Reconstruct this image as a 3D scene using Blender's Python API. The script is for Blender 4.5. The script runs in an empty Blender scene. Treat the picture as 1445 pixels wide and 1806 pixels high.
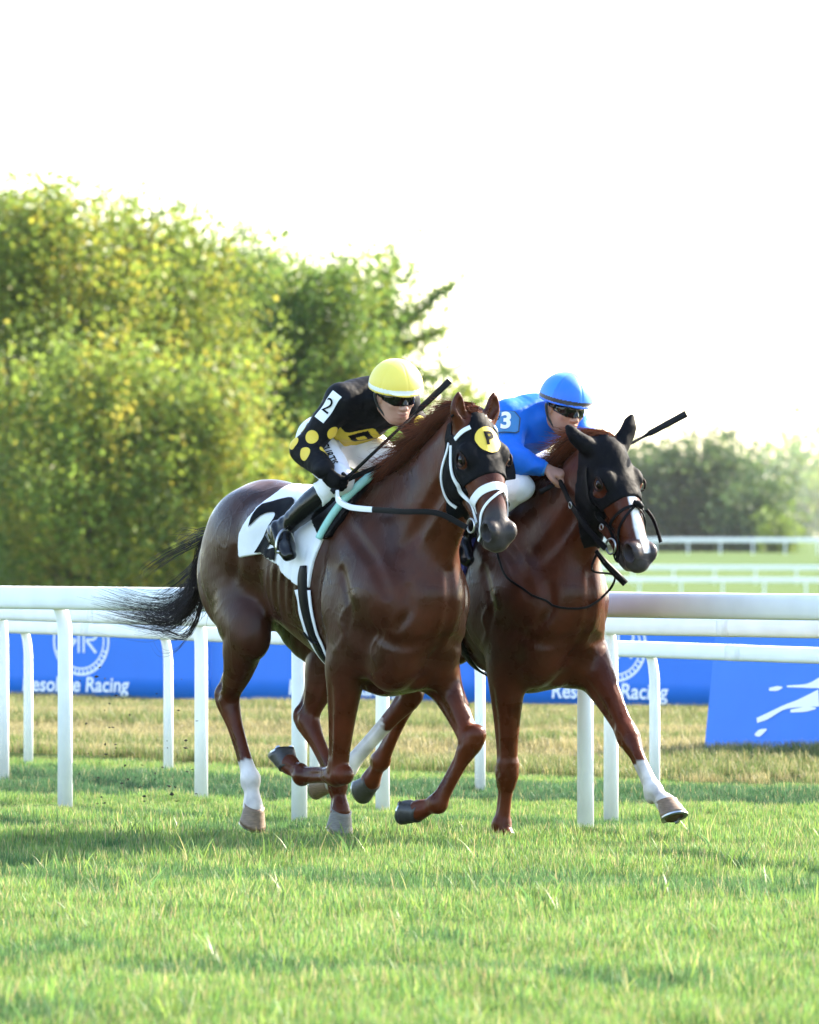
import bpy, bmesh, math, random
import numpy as np
from mathutils import Vector, Matrix
from mathutils.bvhtree import BVHTree

random.seed(7)
rng = np.random.default_rng(7)
scene = bpy.context.scene
COL = scene.collection

# ------------------------------------------------------------------ camera
F_PX, CAM_D, CAM_H = 14250.0, 38.0, 1.39          # focal length in photo pixels, distance to the first horse, lens height
cam_d = bpy.data.cameras.new('camera')
cam = bpy.data.objects.new('camera', cam_d)
COL.objects.link(cam)
cam.location = (0, -CAM_D, CAM_H)
cam.rotation_euler = (math.radians(90) + math.atan(42.0 / F_PX), 0, 0)
cam_d.sensor_fit = 'HORIZONTAL'
cam_d.sensor_width = 36.0
cam_d.lens = 36.0 * F_PX / 1445.0
cam_d.clip_start = 1.0
cam_d.clip_end = 9000.0
cam_d.dof.use_dof = True
cam_d.dof.focus_distance = 37.9
cam_d.dof.aperture_fstop = 10.0
scene.camera = cam

# ------------------------------------------------------------------ sky and sun
SUN_AZ, SUN_EL = math.radians(53), math.radians(34)   # azimuth measured from +Y (view direction) towards +X (right)
world = bpy.data.worlds.new('World')
scene.world = world
world.use_nodes = True
wn = world.node_tree
wn.nodes.clear()
w_out = wn.nodes.new('ShaderNodeOutputWorld')
w_bg = wn.nodes.new('ShaderNodeBackground')
w_sky = wn.nodes.new('ShaderNodeTexSky')
w_sky.sky_type = 'NISHITA'
w_sky.sun_disc = False
w_sky.sun_elevation = SUN_EL
w_sky.sun_rotation = SUN_AZ
w_sky.air_density = 1.0
w_sky.dust_density = 1.0
w_sky.ozone_density = 1.0
w_bg.inputs['Strength'].default_value = 0.15
wn.links.new(w_sky.outputs[0], w_bg.inputs['Color'])
wn.links.new(w_bg.outputs[0], w_out.inputs['Surface'])

sun_d = bpy.data.lights.new('sun', 'SUN')
sun_d.energy = 5.0
sun_d.angle = math.radians(0.6)
sun_d.color = (1.0, 0.89, 0.72)
sun = bpy.data.objects.new('sun', sun_d)
COL.objects.link(sun)
sdir = Vector((math.sin(SUN_AZ) * math.cos(SUN_EL), math.cos(SUN_AZ) * math.cos(SUN_EL), math.sin(SUN_EL)))
sun.rotation_euler = sdir.to_track_quat('Z', 'Y').to_euler()
sun.location = (30, 20, 30)

vs = scene.view_settings
vs.view_transform = 'Standard'
vs.look = 'None'
vs.exposure = 2.3
vs.gamma = 1.0
vs.use_curve_mapping = False
scene.cycles.use_denoising = True
scene.cycles.max_bounces = 8
scene.cycles.transparent_max_bounces = 12
scene.cycles.volume_bounces = 0
scene.cycles.sample_clamp_indirect = 8.0


# ------------------------------------------------------------------ helpers: objects and tags
def tag(o, label=None, category=None, group=None, kind=None):
    if label: o['label'] = label
    if category: o['category'] = category
    if group: o['group'] = group
    if kind: o['kind'] = kind
    return o


def empty(name, loc=(0, 0, 0), rotz=0.0):
    o = bpy.data.objects.new(name, None)
    o.location = loc
    o.rotation_euler = (0, 0, rotz)
    o.empty_display_size = 0.1
    COL.objects.link(o)
    return o


def mesh_obj(name, verts, faces, material, parent=None, smooth=True):
    me = bpy.data.meshes.new(name)
    me.from_pydata([tuple(map(float, v)) for v in verts], [], [tuple(map(int, f)) for f in faces])
    if smooth:
        me.polygons.foreach_set('use_smooth', [True] * len(me.polygons))
    me.materials.append(material)
    o = bpy.data.objects.new(name, me)
    COL.objects.link(o)
    o.parent = parent
    return o


def fast_mesh(name, verts, quads, material, parent=None, smooth=True, colors=None, tris=False):
    """verts (n,3), quads (m,4) or (m,3) numpy arrays; colors (n,3|4) point colours"""
    n = 3 if tris else 4
    me = bpy.data.meshes.new(name)
    verts = np.ascontiguousarray(verts, np.float32)
    quads = np.ascontiguousarray(quads, np.int32)
    me.vertices.add(len(verts))
    me.vertices.foreach_set('co', verts.ravel())
    me.loops.add(quads.size)
    me.loops.foreach_set('vertex_index', quads.ravel())
    me.polygons.add(len(quads))
    me.polygons.foreach_set('loop_start', np.arange(0, quads.size, n, dtype=np.int32))
    me.polygons.foreach_set('loop_total', np.full(len(quads), n, np.int32))
    if smooth:
        me.polygons.foreach_set('use_smooth', np.ones(len(quads), bool))
    if colors is not None:
        c = np.ones((len(verts), 4), np.float32)
        c[:, :colors.shape[1]] = colors
        a = me.color_attributes.new('tint', 'FLOAT_COLOR', 'POINT')
        a.data.foreach_set('color', c.ravel())
    me.update(calc_edges=True)
    me.validate()
    me.materials.append(material)
    o = bpy.data.objects.new(name, me)
    COL.objects.link(o)
    o.parent = parent
    return o


class MB:
    """collects verts and faces of one part"""
    def __init__(self):
        self.v, self.f = [], []

    def box(self, c, s, rz=0.0):
        n = len(self.v)
        cr, sr = math.cos(rz), math.sin(rz)
        for dz in (-.5, .5):
            for dx, dy in ((-.5, -.5), (.5, -.5), (.5, .5), (-.5, .5)):
                x, y = dx * s[0], dy * s[1]
                self.v.append((c[0] + x * cr - y * sr, c[1] + x * sr + y * cr, c[2] + dz * s[2]))
        for q in ((3, 2, 1, 0), (4, 5, 6, 7), (0, 1, 5, 4), (1, 2, 6, 5), (2, 3, 7, 6), (3, 0, 4, 7)):
            self.f.append(tuple(n + i for i in q))
        return self

    def tube(self, pts, radii, seg=10, lat=None, flat=1.0):
        """tube along pts; lat gives the lateral axis, flat squashes the other axis"""
        pts = [Vector(p) for p in pts]
        n0 = len(self.v)
        m = len(pts)
        if not hasattr(radii, '__len__'):
            radii = [radii] * m
        ref = Vector(lat) if lat is not None else None
        prev = None
        for i, p in enumerate(pts):
            t = (pts[min(i + 1, m - 1)] - pts[max(i - 1, 0)]).normalized()
            if ref is not None:
                a = (ref - t * ref.dot(t)).normalized()
            elif prev is None:
                a = t.orthogonal().normalized()
            else:
                a = (prev - t * prev.dot(t)).normalized()
            prev = a
            b = t.cross(a)
            for k in range(seg):
                w = 2 * math.pi * k / seg
                self.v.append(tuple(p + (a * math.cos(w) + b * math.sin(w) * flat) * radii[i]))
        for i in range(m - 1):
            for k in range(seg):
                k2 = (k + 1) % seg
                self.f.append((n0 + i * seg + k, n0 + i * seg + k2, n0 + (i + 1) * seg + k2, n0 + (i + 1) * seg + k))
        self.f.append(tuple(n0 + k for k in reversed(range(seg))))
        self.f.append(tuple(n0 + (m - 1) * seg + k for k in range(seg)))
        return self

    def build(self, name, material, parent=None, smooth=True):
        return mesh_obj(name, self.v, self.f, material, parent, smooth)


def catmull(P, n):
    """Catmull-Rom through rows of P (any width), n samples per span"""
    P = np.asarray(P, float)
    Q = np.vstack([2 * P[0] - P[1], P, 2 * P[-1] - P[-2]])
    out = []
    for i in range(1, len(Q) - 2):
        for j in range(n):
            t = j / n
            a, b, c, d = Q[i - 1], Q[i], Q[i + 1], Q[i + 2]
            out.append(.5 * ((2 * b) + (c - a) * t + (2 * a - 5 * b + 4 * c - d) * t * t + (3 * b - a - 3 * c + d) * t ** 3))
    out.append(P[-1])
    return np.array(out)


# ------------------------------------------------------------------ helpers: materials
def new_mat(name):
    m = bpy.data.materials.new(name)
    m.use_nodes = True
    nt = m.node_tree
    b = nt.nodes['Principled BSDF']
    return m, nt, b


def mat(name, color, rough=0.5, metal=0.0, spec=0.5, coat=0.0, sheen=0.0, vary=0.0, vary_scale=20.0,
        bump=0.0, bump_scale=80.0, bump_dist=0.002, attr=False, trans=0.0, stretch=None):
    m, nt, b = new_mat(name)
    N, L = nt.nodes.new, nt.links.new
    b.inputs['Roughness'].default_value = rough
    b.inputs['Metallic'].default_value = metal
    b.inputs['Specular IOR Level'].default_value = spec
    b.inputs['Coat Weight'].default_value = coat
    b.inputs['Sheen Weight'].default_value = sheen
    src = None
    if attr:
        a = N('ShaderNodeVertexColor'); a.layer_name = 'tint'
        src = a.outputs['Color']
    tc = N('ShaderNodeTexCoord')
    vec = tc.outputs['Object']
    if stretch is not None:
        mp = N('ShaderNodeMapping'); mp.inputs['Scale'].default_value = stretch
        L(vec, mp.inputs['Vector']); vec = mp.outputs['Vector']
    if vary > 0:
        nz = N('ShaderNodeTexNoise'); nz.inputs['Scale'].default_value = vary_scale
        nz.inputs['Detail'].default_value = 5.0
        L(vec, nz.inputs['Vector'])
        mr = N('ShaderNodeMapRange')
        mr.inputs['From Min'].default_value = .3; mr.inputs['From Max'].default_value = .7
        mr.inputs['To Min'].default_value = 1 - vary; mr.inputs['To Max'].default_value = 1 + vary
        L(nz.outputs['Fac'], mr.inputs['Value'])
        mx = N('ShaderNodeMix'); mx.data_type = 'RGBA'; mx.blend_type = 'MULTIPLY'
        mx.inputs[0].default_value = 1.0
        if src is not None: L(src, mx.inputs[6])
        else: mx.inputs[6].default_value = (*color, 1)
        L(mr.outputs[0], mx.inputs[7])
        src = mx.outputs[2]
    if src is not None: L(src, b.inputs['Base Color'])
    else: b.inputs['Base Color'].default_value = (*color, 1)
    if bump > 0:
        nb = N('ShaderNodeTexNoise'); nb.inputs['Scale'].default_value = bump_scale
        nb.inputs['Detail'].default_value = 4.0
        L(vec, nb.inputs['Vector'])
        bp = N('ShaderNodeBump'); bp.inputs['Strength'].default_value = bump
        bp.inputs['Distance'].default_value = bump_dist
        L(nb.outputs['Fac'], bp.inputs['Height']); L(bp.outputs[0], b.inputs['Normal'])
    if trans > 0:
        t = N('ShaderNodeBsdfTranslucent')
        ms = N('ShaderNodeMixShader'); ms.inputs[0].default_value = trans
        if src is not None: L(src, t.inputs['Color'])
        else: t.inputs['Color'].default_value = (*color, 1)
        out = nt.nodes['Material Output']
        L(b.outputs[0], ms.inputs[1]); L(t.outputs[0], ms.inputs[2]); L(ms.outputs[0], out.inputs['Surface'])
    return m


# ------------------------------------------------------------------ helpers: signed distance field modelling
class Field:
    """a distance field on a grid; shapes are blended into it and its zero surface becomes one continuous mesh"""
    def __init__(self, lo, hi, h):
        self.lo = np.array(lo, float); self.h = h
        self.n = np.ceil((np.array(hi) - self.lo) / h).astype(int) + 1
        self.ax = [self.lo[i] + h * np.arange(self.n[i]) for i in range(3)]
        self.D = np.full(self.n, 0.5, np.float32)

    def _sl(self, lo, hi):
        a = np.clip(np.floor((np.asarray(lo) - self.lo) / self.h).astype(int), 0, self.n - 1)
        b = np.clip(np.ceil((np.asarray(hi) - self.lo) / self.h).astype(int) + 1, 1, self.n)
        return tuple(slice(int(i), int(max(j, i + 1))) for i, j in zip(a, b))

    def _xyz(self, sl):
        return (self.ax[0][sl[0]].astype(np.float32)[:, None, None], self.ax[1][sl[1]].astype(np.float32)[None, :, None],
                self.ax[2][sl[2]].astype(np.float32)[None, None, :])

    def _merge(self, sl, d, k, sub):
        E = self.D[sl]
        if sub:
            d = -d
            if k <= 0: self.D[sl] = np.maximum(E, d); return
            h = np.clip(.5 - .5 * (E - d) / k, 0, 1)
            self.D[sl] = E * (1 - h) + d * h + k * h * (1 - h)
        else:
            if k <= 0: self.D[sl] = np.minimum(E, d); return
            h = np.clip(.5 + .5 * (E - d) / k, 0, 1)
            self.D[sl] = E * (1 - h) + d * h - k * h * (1 - h)

    def tube(self, pts, k=.03, lat=(0, 1, 0), n=5, sub=False):
        """pts rows: x y z a b  (a = half width along lat, b = half width the other way)"""
        P = np.array([tuple(q) if len(q) == 5 else (*q, q[3]) for q in pts], float)
        C = catmull(P, n) if len(P) > 2 and n > 1 else P
        C[:, 3:] = np.maximum(C[:, 3:], .002)
        L = np.array(lat, float); L /= np.linalg.norm(L)
        m = .85 * k + 3 * self.h
        r = C[:, 3:].max() + m
        sl = self._sl((C[:, :3] - r).min(0), (C[:, :3] + r).max(0))
        T = np.full([s.stop - s.start for s in sl], .5, np.float32)
        off = [s.start for s in sl]
        for A, B in zip(C[:-1], C[1:]):
            rr = max(A[3:].max(), B[3:].max()) + m
            s2 = self._sl(np.minimum(A[:3], B[:3]) - rr, np.maximum(A[:3], B[:3]) + rr)
            X, Y, Z = self._xyz(s2)
            ab = B[:3] - A[:3]; q = float(ab @ ab) + 1e-9
            px, py, pz = X - np.float32(A[0]), Y - np.float32(A[1]), Z - np.float32(A[2])
            t = np.clip((px * np.float32(ab[0]) + py * np.float32(ab[1]) + pz * np.float32(ab[2])) / np.float32(q), 0, 1)
            vx = px - t * np.float32(ab[0]); vy = py - t * np.float32(ab[1]); vz = pz - t * np.float32(ab[2])
            a = A[3] + t * np.float32(B[3] - A[3]); b = A[4] + t * np.float32(B[4] - A[4])
            l = vx * np.float32(L[0]) + vy * np.float32(L[1]) + vz * np.float32(L[2])
            v2 = vx * vx + vy * vy + vz * vz
            k0 = np.sqrt((l / a) ** 2 + np.maximum(v2 - l * l, 0) / (b * b)) + 1e-6
            d = np.sqrt(v2) * (1 - 1 / k0)
            d = np.where(k0 < .2, (k0 - 1) * np.minimum(a, b), d)
            s3 = tuple(slice(s.start - o, s.stop - o) for s, o in zip(s2, off))
            T[s3] = np.minimum(T[s3], d)
        self._merge(sl, T, k, sub)
        return self

    def ell(self, c, r, k=.03, rot=None, sub=False):
        """ellipsoid; rot = 3x3 whose rows are the ellipsoid's own axes"""
        c = np.asarray(c, float); r = np.asarray(r, float)
        R = np.eye(3) if rot is None else np.asarray(rot, float)
        e = np.sqrt(((R.T * r) ** 2).sum(1)) + .85 * k + 3 * self.h
        sl = self._sl(c - e, c + e)
        X, Y, Z = self._xyz(sl)
        px, py, pz = X - np.float32(c[0]), Y - np.float32(c[1]), Z - np.float32(c[2])
        s = 0
        for i in range(3):
            q = (px * np.float32(R[i, 0]) + py * np.float32(R[i, 1]) + pz * np.float32(R[i, 2])) / np.float32(r[i])
            s = s + q * q
        k0 = np.sqrt(s) + 1e-6
        v = np.sqrt(px * px + py * py + pz * pz)
        d = np.where(k0 < .2, (k0 - 1) * np.float32(r.min()), v * (1 - 1 / k0))
        self._merge(sl, d.astype(np.float32), k, sub)
        return self

    def sample(self, P):
        g = (np.asarray(P, float) - self.lo) / self.h
        g = np.clip(g, 0, np.array(self.n) - 1.001)
        i = g.astype(int); f = g - i
        o = 0
        for dx in (0, 1):
            for dy in (0, 1):
                for dz in (0, 1):
                    w = (f[:, 0] if dx else 1 - f[:, 0]) * (f[:, 1] if dy else 1 - f[:, 1]) * (f[:, 2] if dz else 1 - f[:, 2])
                    o = o + w * self.D[i[:, 0] + dx, i[:, 1] + dy, i[:, 2] + dz]
        return o

    def grad(self, P, e=None):
        e = e or self.h * 1.2
        g = np.stack([self.sample(P + np.eye(3)[i] * e) - self.sample(P - np.eye(3)[i] * e) for i in range(3)], 1)
        return g / (np.linalg.norm(g, axis=1)[:, None] + 1e-9)

    def project(self, P, off=0.0, it=8):
        P = np.array(P, float)
        for _ in range(it):
            P = P - self.grad(P) * ((self.sample(P) - off) * .8)[:, None]
        return P

    def mesh(self, D=None, sl=None):
        """naive surface nets"""
        D = self.D if D is None else D
        lo = self.lo.copy()
        if sl is not None:
            D = D[sl]; lo = lo + self.h * np.array([s.start for s in sl])
        S = D < 0
        n = np.array(D.shape)
        cnt = np.zeros(n - 1, np.uint8)
        for dx in (0, 1):
            for dy in (0, 1):
                for dz in (0, 1):
                    cnt += S[dx:n[0] - 1 + dx, dy:n[1] - 1 + dy, dz:n[2] - 1 + dz]
        act = np.argwhere((cnt > 0) & (cnt < 8))
        idx = np.full(n - 1, -1, np.int32)
        idx[act[:, 0], act[:, 1], act[:, 2]] = np.arange(len(act))
        acc = np.zeros((len(act), 3)); num = np.zeros(len(act))
        for a in range(3):
            o1, o2 = (a + 1) % 3, (a + 2) % 3
            for u in (0, 1):
                for v in (0, 1):
                    s = np.zeros(3, int); s[o1] = u; s[o2] = v
                    e = s.copy(); e[a] = 1
                    p = act + s; q = act + e
                    d0 = D[p[:, 0], p[:, 1], p[:, 2]].astype(float); d1 = D[q[:, 0], q[:, 1], q[:, 2]].astype(float)
                    c = (d0 < 0) != (d1 < 0)
                    t = np.where(c, d0 / np.where(c, d0 - d1, 1), 0)
                    pt = s[None, :] + 0.0 * acc; pt[:, a] += t
                    acc += np.where(c[:, None], pt, 0); num += c
        V = lo + self.h * (act + acc / num[:, None])
        Q = []
        for a in range(3):
            o1, o2 = (a + 1) % 3, (a + 2) % 3
            s0 = [slice(None)] * 3; s1 = [slice(None)] * 3
            s0[a] = slice(0, n[a] - 1); s1[a] = slice(1, n[a])
            A, B = S[tuple(s0)], S[tuple(s1)]
            for flip in (False, True):
                E = np.argwhere((A & ~B) if not flip else (~A & B))
                E = E[(E[:, o1] > 0) & (E[:, o2] > 0) & (E[:, o1] < n[o1] - 1) & (E[:, o2] < n[o2] - 1)]
                f = []
                for u, v in ((1, 1), (0, 1), (0, 0), (1, 0)):
                    c = E.copy(); c[:, o1] -= u; c[:, o2] -= v
                    f.append(idx[c[:, 0], c[:, 1], c[:, 2]])
                f = np.stack(f, 1)
                Q.append(f if not flip else f[:, ::-1])
        return V, np.vstack(Q)


def relax(V, Q, it=2, lam=.5):
    """light smoothing of a quad mesh (with the opposite step, so that it does not shrink)"""
    E = np.vstack([Q[:, [0, 1]], Q[:, [1, 2]], Q[:, [2, 3]], Q[:, [3, 0]]])
    E = np.vstack([E, E[:, ::-1]])
    deg = np.bincount(E[:, 0], minlength=len(V))[:, None] + 1e-9
    for i in range(it * 2):
        A = np.stack([np.bincount(E[:, 0], weights=V[E[:, 1], j], minlength=len(V)) for j in range(3)], 1) / deg
        V = V + (A - V) * (lam if i % 2 == 0 else -lam * .96)
    return V


def vnoise(P, scale, seed=0):
    """smooth cheap noise in -1..1 from a few rotated sines"""
    r = np.random.default_rng(seed)
    o = 0
    for i in range(6):
        d = r.normal(size=3); d /= np.linalg.norm(d)
        o = o + np.sin(P @ d * scale * (0.7 + .25 * i) + r.uniform(0, 6.28)) / (1 + .35 * i)
    return o / 2.6


def shell(field, off, inside, sl=None, thick=None):
    """the skin of a field pushed out by off, cut to inside (a distance-like array, negative inside)"""
    D = field.D if sl is None else field.D[sl]
    E = np.maximum(D - off, inside)
    if thick is not None:
        E = np.maximum(E, -(D - off + thick))
    E = np.pad(E, 1, constant_values=1.0)
    g = Field.__new__(Field)
    g.h = field.h
    st = np.array([0, 0, 0]) if sl is None else np.array([s.start for s in sl])
    g.lo = field.lo + field.h * (st - 1)
    g.D = E; g.n = np.array(E.shape)
    return g


def seg_dist(P, a, b):
    a, b = np.asarray(a, float), np.asarray(b, float)
    t = np.clip(((P - a) @ (b - a)) / ((b - a) @ (b - a)), 0, 1)
    return np.linalg.norm(P - a - t[:, None] * (b - a), axis=1), t


def ribbon(field, ctrl, width, thick, off=.004, n=10, project=True, spans=None):
    """a flat strap following the field's surface through the control points"""
    C = catmull(np.asarray(ctrl, float), n)
    if project:
        C = field.project(C, off)
        for _ in range(2):
            C[1:-1] = .5 * C[1:-1] + .25 * (C[:-2] + C[2:])
        N = field.grad(C)
    else:
        N = None
    T = np.gradient(C, axis=0); T /= np.linalg.norm(T, axis=1)[:, None] + 1e-9
    if N is None:
        up = np.array([0, -1.0, .3]); N = np.tile(up, (len(C), 1))
        N -= (N * T).sum(1)[:, None] * T
        N /= np.linalg.norm(N, axis=1)[:, None]
    B = np.cross(T, N); B /= np.linalg.norm(B, axis=1)[:, None] + 1e-9
    V, Fc = [], []
    w = width / 2
    prof = ((-w, 0), (-w * .92, thick), (w * .92, thick), (w, 0), (w * .9, -thick * .4), (-w * .9, -thick * .4))
    m = len(prof)
    for c, nn, bb in zip(C, N, B):
        for (pb, pn) in prof: V.append(c + bb * pb + nn * pn)
    for i in range(len(C) - 1):
        for k in range(m):
            k2 = (k + 1) % m
            Fc.append((i * m + k, i * m + k2, (i + 1) * m + k2, (i + 1) * m + k))
    Fc.append(tuple(range(m))[::-1]); Fc.append(tuple((len(C) - 1) * m + k for k in range(m)))
    return V, Fc


def text_mesh(body, size=1.0, bold=0.0, shear=0.0, extrude=0.0):
    """verts, faces of lettering in the built-in font, centred"""
    cu = bpy.data.curves.new('lettering', 'FONT')
    cu.body = body; cu.size = size; cu.align_x = 'CENTER'; cu.align_y = 'CENTER'
    cu.offset = bold; cu.shear = shear; cu.extrude = extrude
    cu.resolution_u = 5
    o = bpy.data.objects.new('lettering', cu)
    COL.objects.link(o)
    dg = bpy.context.evaluated_depsgraph_get()
    me = bpy.data.meshes.new_from_object(o.evaluated_get(dg))
    bpy.data.objects.remove(o); bpy.data.curves.remove(cu)
    return me


def wrap_text(me, O, U, Vv, target, reach=.3, off=.0015, cut=.02):
    """lay flat lettering on a curved mesh: placed on the plane O,U,V and dropped along -N onto target (bvh)"""
    O, U, Vv = Vector(O), Vector(U).normalized(), Vector(Vv).normalized()
    N = U.cross(Vv).normalized()
    bm = bmesh.new(); bm.from_mesh(me)
    xs = [v.co.x for v in bm.verts]; ys = [v.co.y for v in bm.verts]
    for ax, lo, hi in ((0, min(xs), max(xs)), (1, min(ys), max(ys))):
        p = lo + cut
        while p < hi:
            nn = Vector((1, 0, 0)) if ax == 0 else Vector((0, 1, 0))
            bmesh.ops.bisect_plane(bm, geom=bm.verts[:] + bm.edges[:] + bm.faces[:], plane_co=nn * p, plane_no=nn)
            p += cut
    bmesh.ops.triangulate(bm, faces=bm.faces[:])
    lost = []
    for v in bm.verts:
        p = O + U * v.co.x + Vv * v.co.y
        hit = target.ray_cast(p + N * reach, -N, reach * 3)
        if hit[0] is None: lost.append(v)
        else: v.co = hit[0] + N * off
    bmesh.ops.delete(bm, geom=lost, context='VERTS')
    bmesh.ops.recalc_face_normals(bm, faces=bm.faces[:])
    out = bpy.data.meshes.new(me.name); bm.to_mesh(out); bm.free()
    bpy.data.meshes.remove(me)
    return out


def decal(name, me, O, N, V, target, material, parent, reach=.1, off=.004, cut=.014):
    """lettering or a patch laid on target at O, facing N, with V as its up direction"""
    N = np.asarray(N, float); N = N / np.linalg.norm(N)
    V = np.asarray(V, float); V = V - N * (V @ N); V = V / np.linalg.norm(V)
    return wrap_obj(name, wrap_text(me, O, np.cross(V, N), V, target, reach, off, cut), material, parent)


def disc_mesh(r, seg=28, sy=1.0):
    bm = bmesh.new(); bmesh.ops.create_circle(bm, cap_ends=True, segments=seg, radius=r)
    for v in bm.verts: v.co.y *= sy
    me = bpy.data.meshes.new('disc'); bm.to_mesh(me); bm.free()
    return me


def wrap_obj(name, me, material, parent):
    me.materials.append(material)
    o = bpy.data.objects.new(name, me)
    COL.objects.link(o); o.parent = parent
    return o


def bvh_of(V, Q):
    return BVHTree.FromPolygons([tuple(map(float, v)) for v in V], [tuple(map(int, q)) for q in Q])


def hair_mesh(name, strands, material, parent, r=.0016, colors=None):
    """strands: list of (n,3) arrays, each a tapered three-sided strand; all of one coat of hair"""
    V, Q, Cc = [], [], []
    n0 = 0
    for si, S in enumerate(strands):
        S = np.asarray(S); m = len(S)
        T = np.gradient(S, axis=0); T /= np.linalg.norm(T, axis=1)[:, None] + 1e-9
        a = np.cross(T, np.array([.31, .22, .92])); a /= np.linalg.norm(a, axis=1)[:, None] + 1e-9
        b = np.cross(T, a)
        rad = r * (1 - .8 * np.linspace(0, 1, m) ** 1.6)[:, None]
        for w in (0, 2.094, 4.189):
            V.append(S + (a * math.cos(w) + b * math.sin(w)) * rad)
        i = np.arange(m - 1)
        for k in range(3):
            k2 = (k + 1) % 3
            Q.append(np.stack([n0 + k * m + i, n0 + k2 * m + i, n0 + k2 * m + i + 1, n0 + k * m + i + 1], 1))
        n0 += 3 * m
        if colors is not None: Cc.append(np.tile(colors[si], (3 * m, 1)))
    return fast_mesh(name, np.vstack(V), np.vstack(Q), material, parent, True, np.vstack(Cc) if colors is not None else None)


# ------------------------------------------------------------------ horses
HEAD_ANG = math.radians(-55)        # both horses gallop 55 degrees out of the picture plane, towards the camera and to the right
HX, HY = math.cos(HEAD_ANG), math.sin(HEAD_ANG)
HORSE1 = Vector((-0.164, 0.0, 0.0))
HORSE2 = Vector((0.506, 0.787, 0.0))


def head_frame(sp):
    yaw, pitch = math.radians(sp['head_yaw']), math.radians(sp['head_pitch'])
    s = np.array([math.cos(pitch) * math.cos(yaw), math.cos(pitch) * math.sin(yaw), -math.sin(pitch)])
    y = np.array([-math.sin(yaw), math.cos(yaw), 0.0])
    roll = math.radians(sp.get('head_roll', 0))
    n = np.cross(s, y)
    n = n if n[2] > 0 or n[0] > 0 else -n
    y, n = y * math.cos(roll) + n * math.sin(roll), n * math.cos(roll) - y * math.sin(roll)
    P = np.array(sp['poll'], float)
    return P, s, y, n


def lerp(a, b, t):
    return np.asarray(a, float) * (1 - t) + np.asarray(b, float) * t


def groove(f, pts, r, depth, k=.03, ridge=False):
    """a tapering furrow (or raised line) along the surface"""
    C = catmull(np.asarray(pts, float), 5)
    m = len(C)
    C = f.project(C, 0.0, 6)
    n_ = f.grad(C)
    w = np.sin(np.linspace(.12, math.pi - .12, m))
    off = (r - depth * w) if not ridge else -(r - depth * w)
    C = C + n_ * off[:, None]
    f.tube([(*c, r, r) for c in C], k=k, n=1, sub=not ridge)


def relief(f, sp):
    nb, nc = sp['neck'], sp['ncos']
    for sd in (-1, 1):
        low = [(q[0] + .50 * q[4] * nc[0], sd * q[3], q[2] - .50 * q[4] * nc[1]) for q in nb[1:-1]]
        groove(f, low, .035, .014, .04)                                                                  # jugular furrow
        groove(f, [(.02, sd * .18, 1.46), (.18, sd * .2, 1.36), (.33, sd * .21, 1.24), (.40, sd * .2, 1.12)], .03, .012, .03)    # neck meets shoulder
        groove(f, [(-.06, sd * .25, 1.34), (-.10, sd * .28, 1.15), (-.10, sd * .28, .98), (-.04, sd * .25, .84)], .03, .014, .03)  # behind the triceps
        groove(f, [(.12, sd * .25, 1.22), (.20, sd * .26, 1.06), (.16, sd * .26, .94)], .025, .009, .03)       # shoulder and triceps
        groove(f, [(.50, sd * .02, .95), (.51, sd * .09, .90), (.45, sd * .17, .89), (.36, sd * .23, .93)], .030, .007, .03)       # lower edge of the breast muscle
        groove(f, [(.50, sd * .16, 1.14), (.50, sd * .15, 1.04), (.46, sd * .19, .96)], .024, .008, .03)       # breast and point of shoulder
        groove(f, [(-.56, sd * .25, 1.36), (-.64, sd * .27, 1.20), (-.66, sd * .27, 1.05)], .07, .020, .06)    # hollow of the flank
        groove(f, [(-1.20, sd * .12, 1.36), (-1.18, sd * .20, 1.18), (-1.08, sd * .22, 1.00)], .03, .010, .04)  # thigh muscles
        groove(f, [(-.80, sd * .24, 1.30), (-.86, sd * .26, 1.12), (-.88, sd * .26, .98)], .035, .010, .04)
        for q in range(5):
            x0 = -.20 - .072 * q
            groove(f, [(x0, sd * .27, 1.34), (x0 - .04, sd * .29, 1.16), (x0 - .09, sd * .27, 1.0)], .022, .005, .015)
        # raised veins
        groove(f, [(.20, sd * .27, 1.08), (.12, sd * .28, 1.0), (.14, sd * .28, .92), (.06, sd * .28, .84)], .006, .0042, .008, True)
        groove(f, [(.34, sd * .22, 1.02), (.36, sd * .22, .94), (.30, sd * .24, .87), (.30, sd * .23, .80)], .006, .0042, .008, True)
        groove(f, [(-.12, sd * .26, .92), (-.26, sd * .26, .90), (-.38, sd * .26, .94), (-.5, sd * .27, .95)], .007, .0045, .008, True)
        groove(f, [(-.70, sd * .24, 1.10), (-.74, sd * .25, 1.00), (-.70, sd * .24, .93)], .006, .004, .008, True)
    groove(f, [(.53, 0, 1.20), (.56, 0, 1.06), (.55, 0, .92), (.48, 0, .80)], .026, .009, .03)               # cleft of the breast


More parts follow.
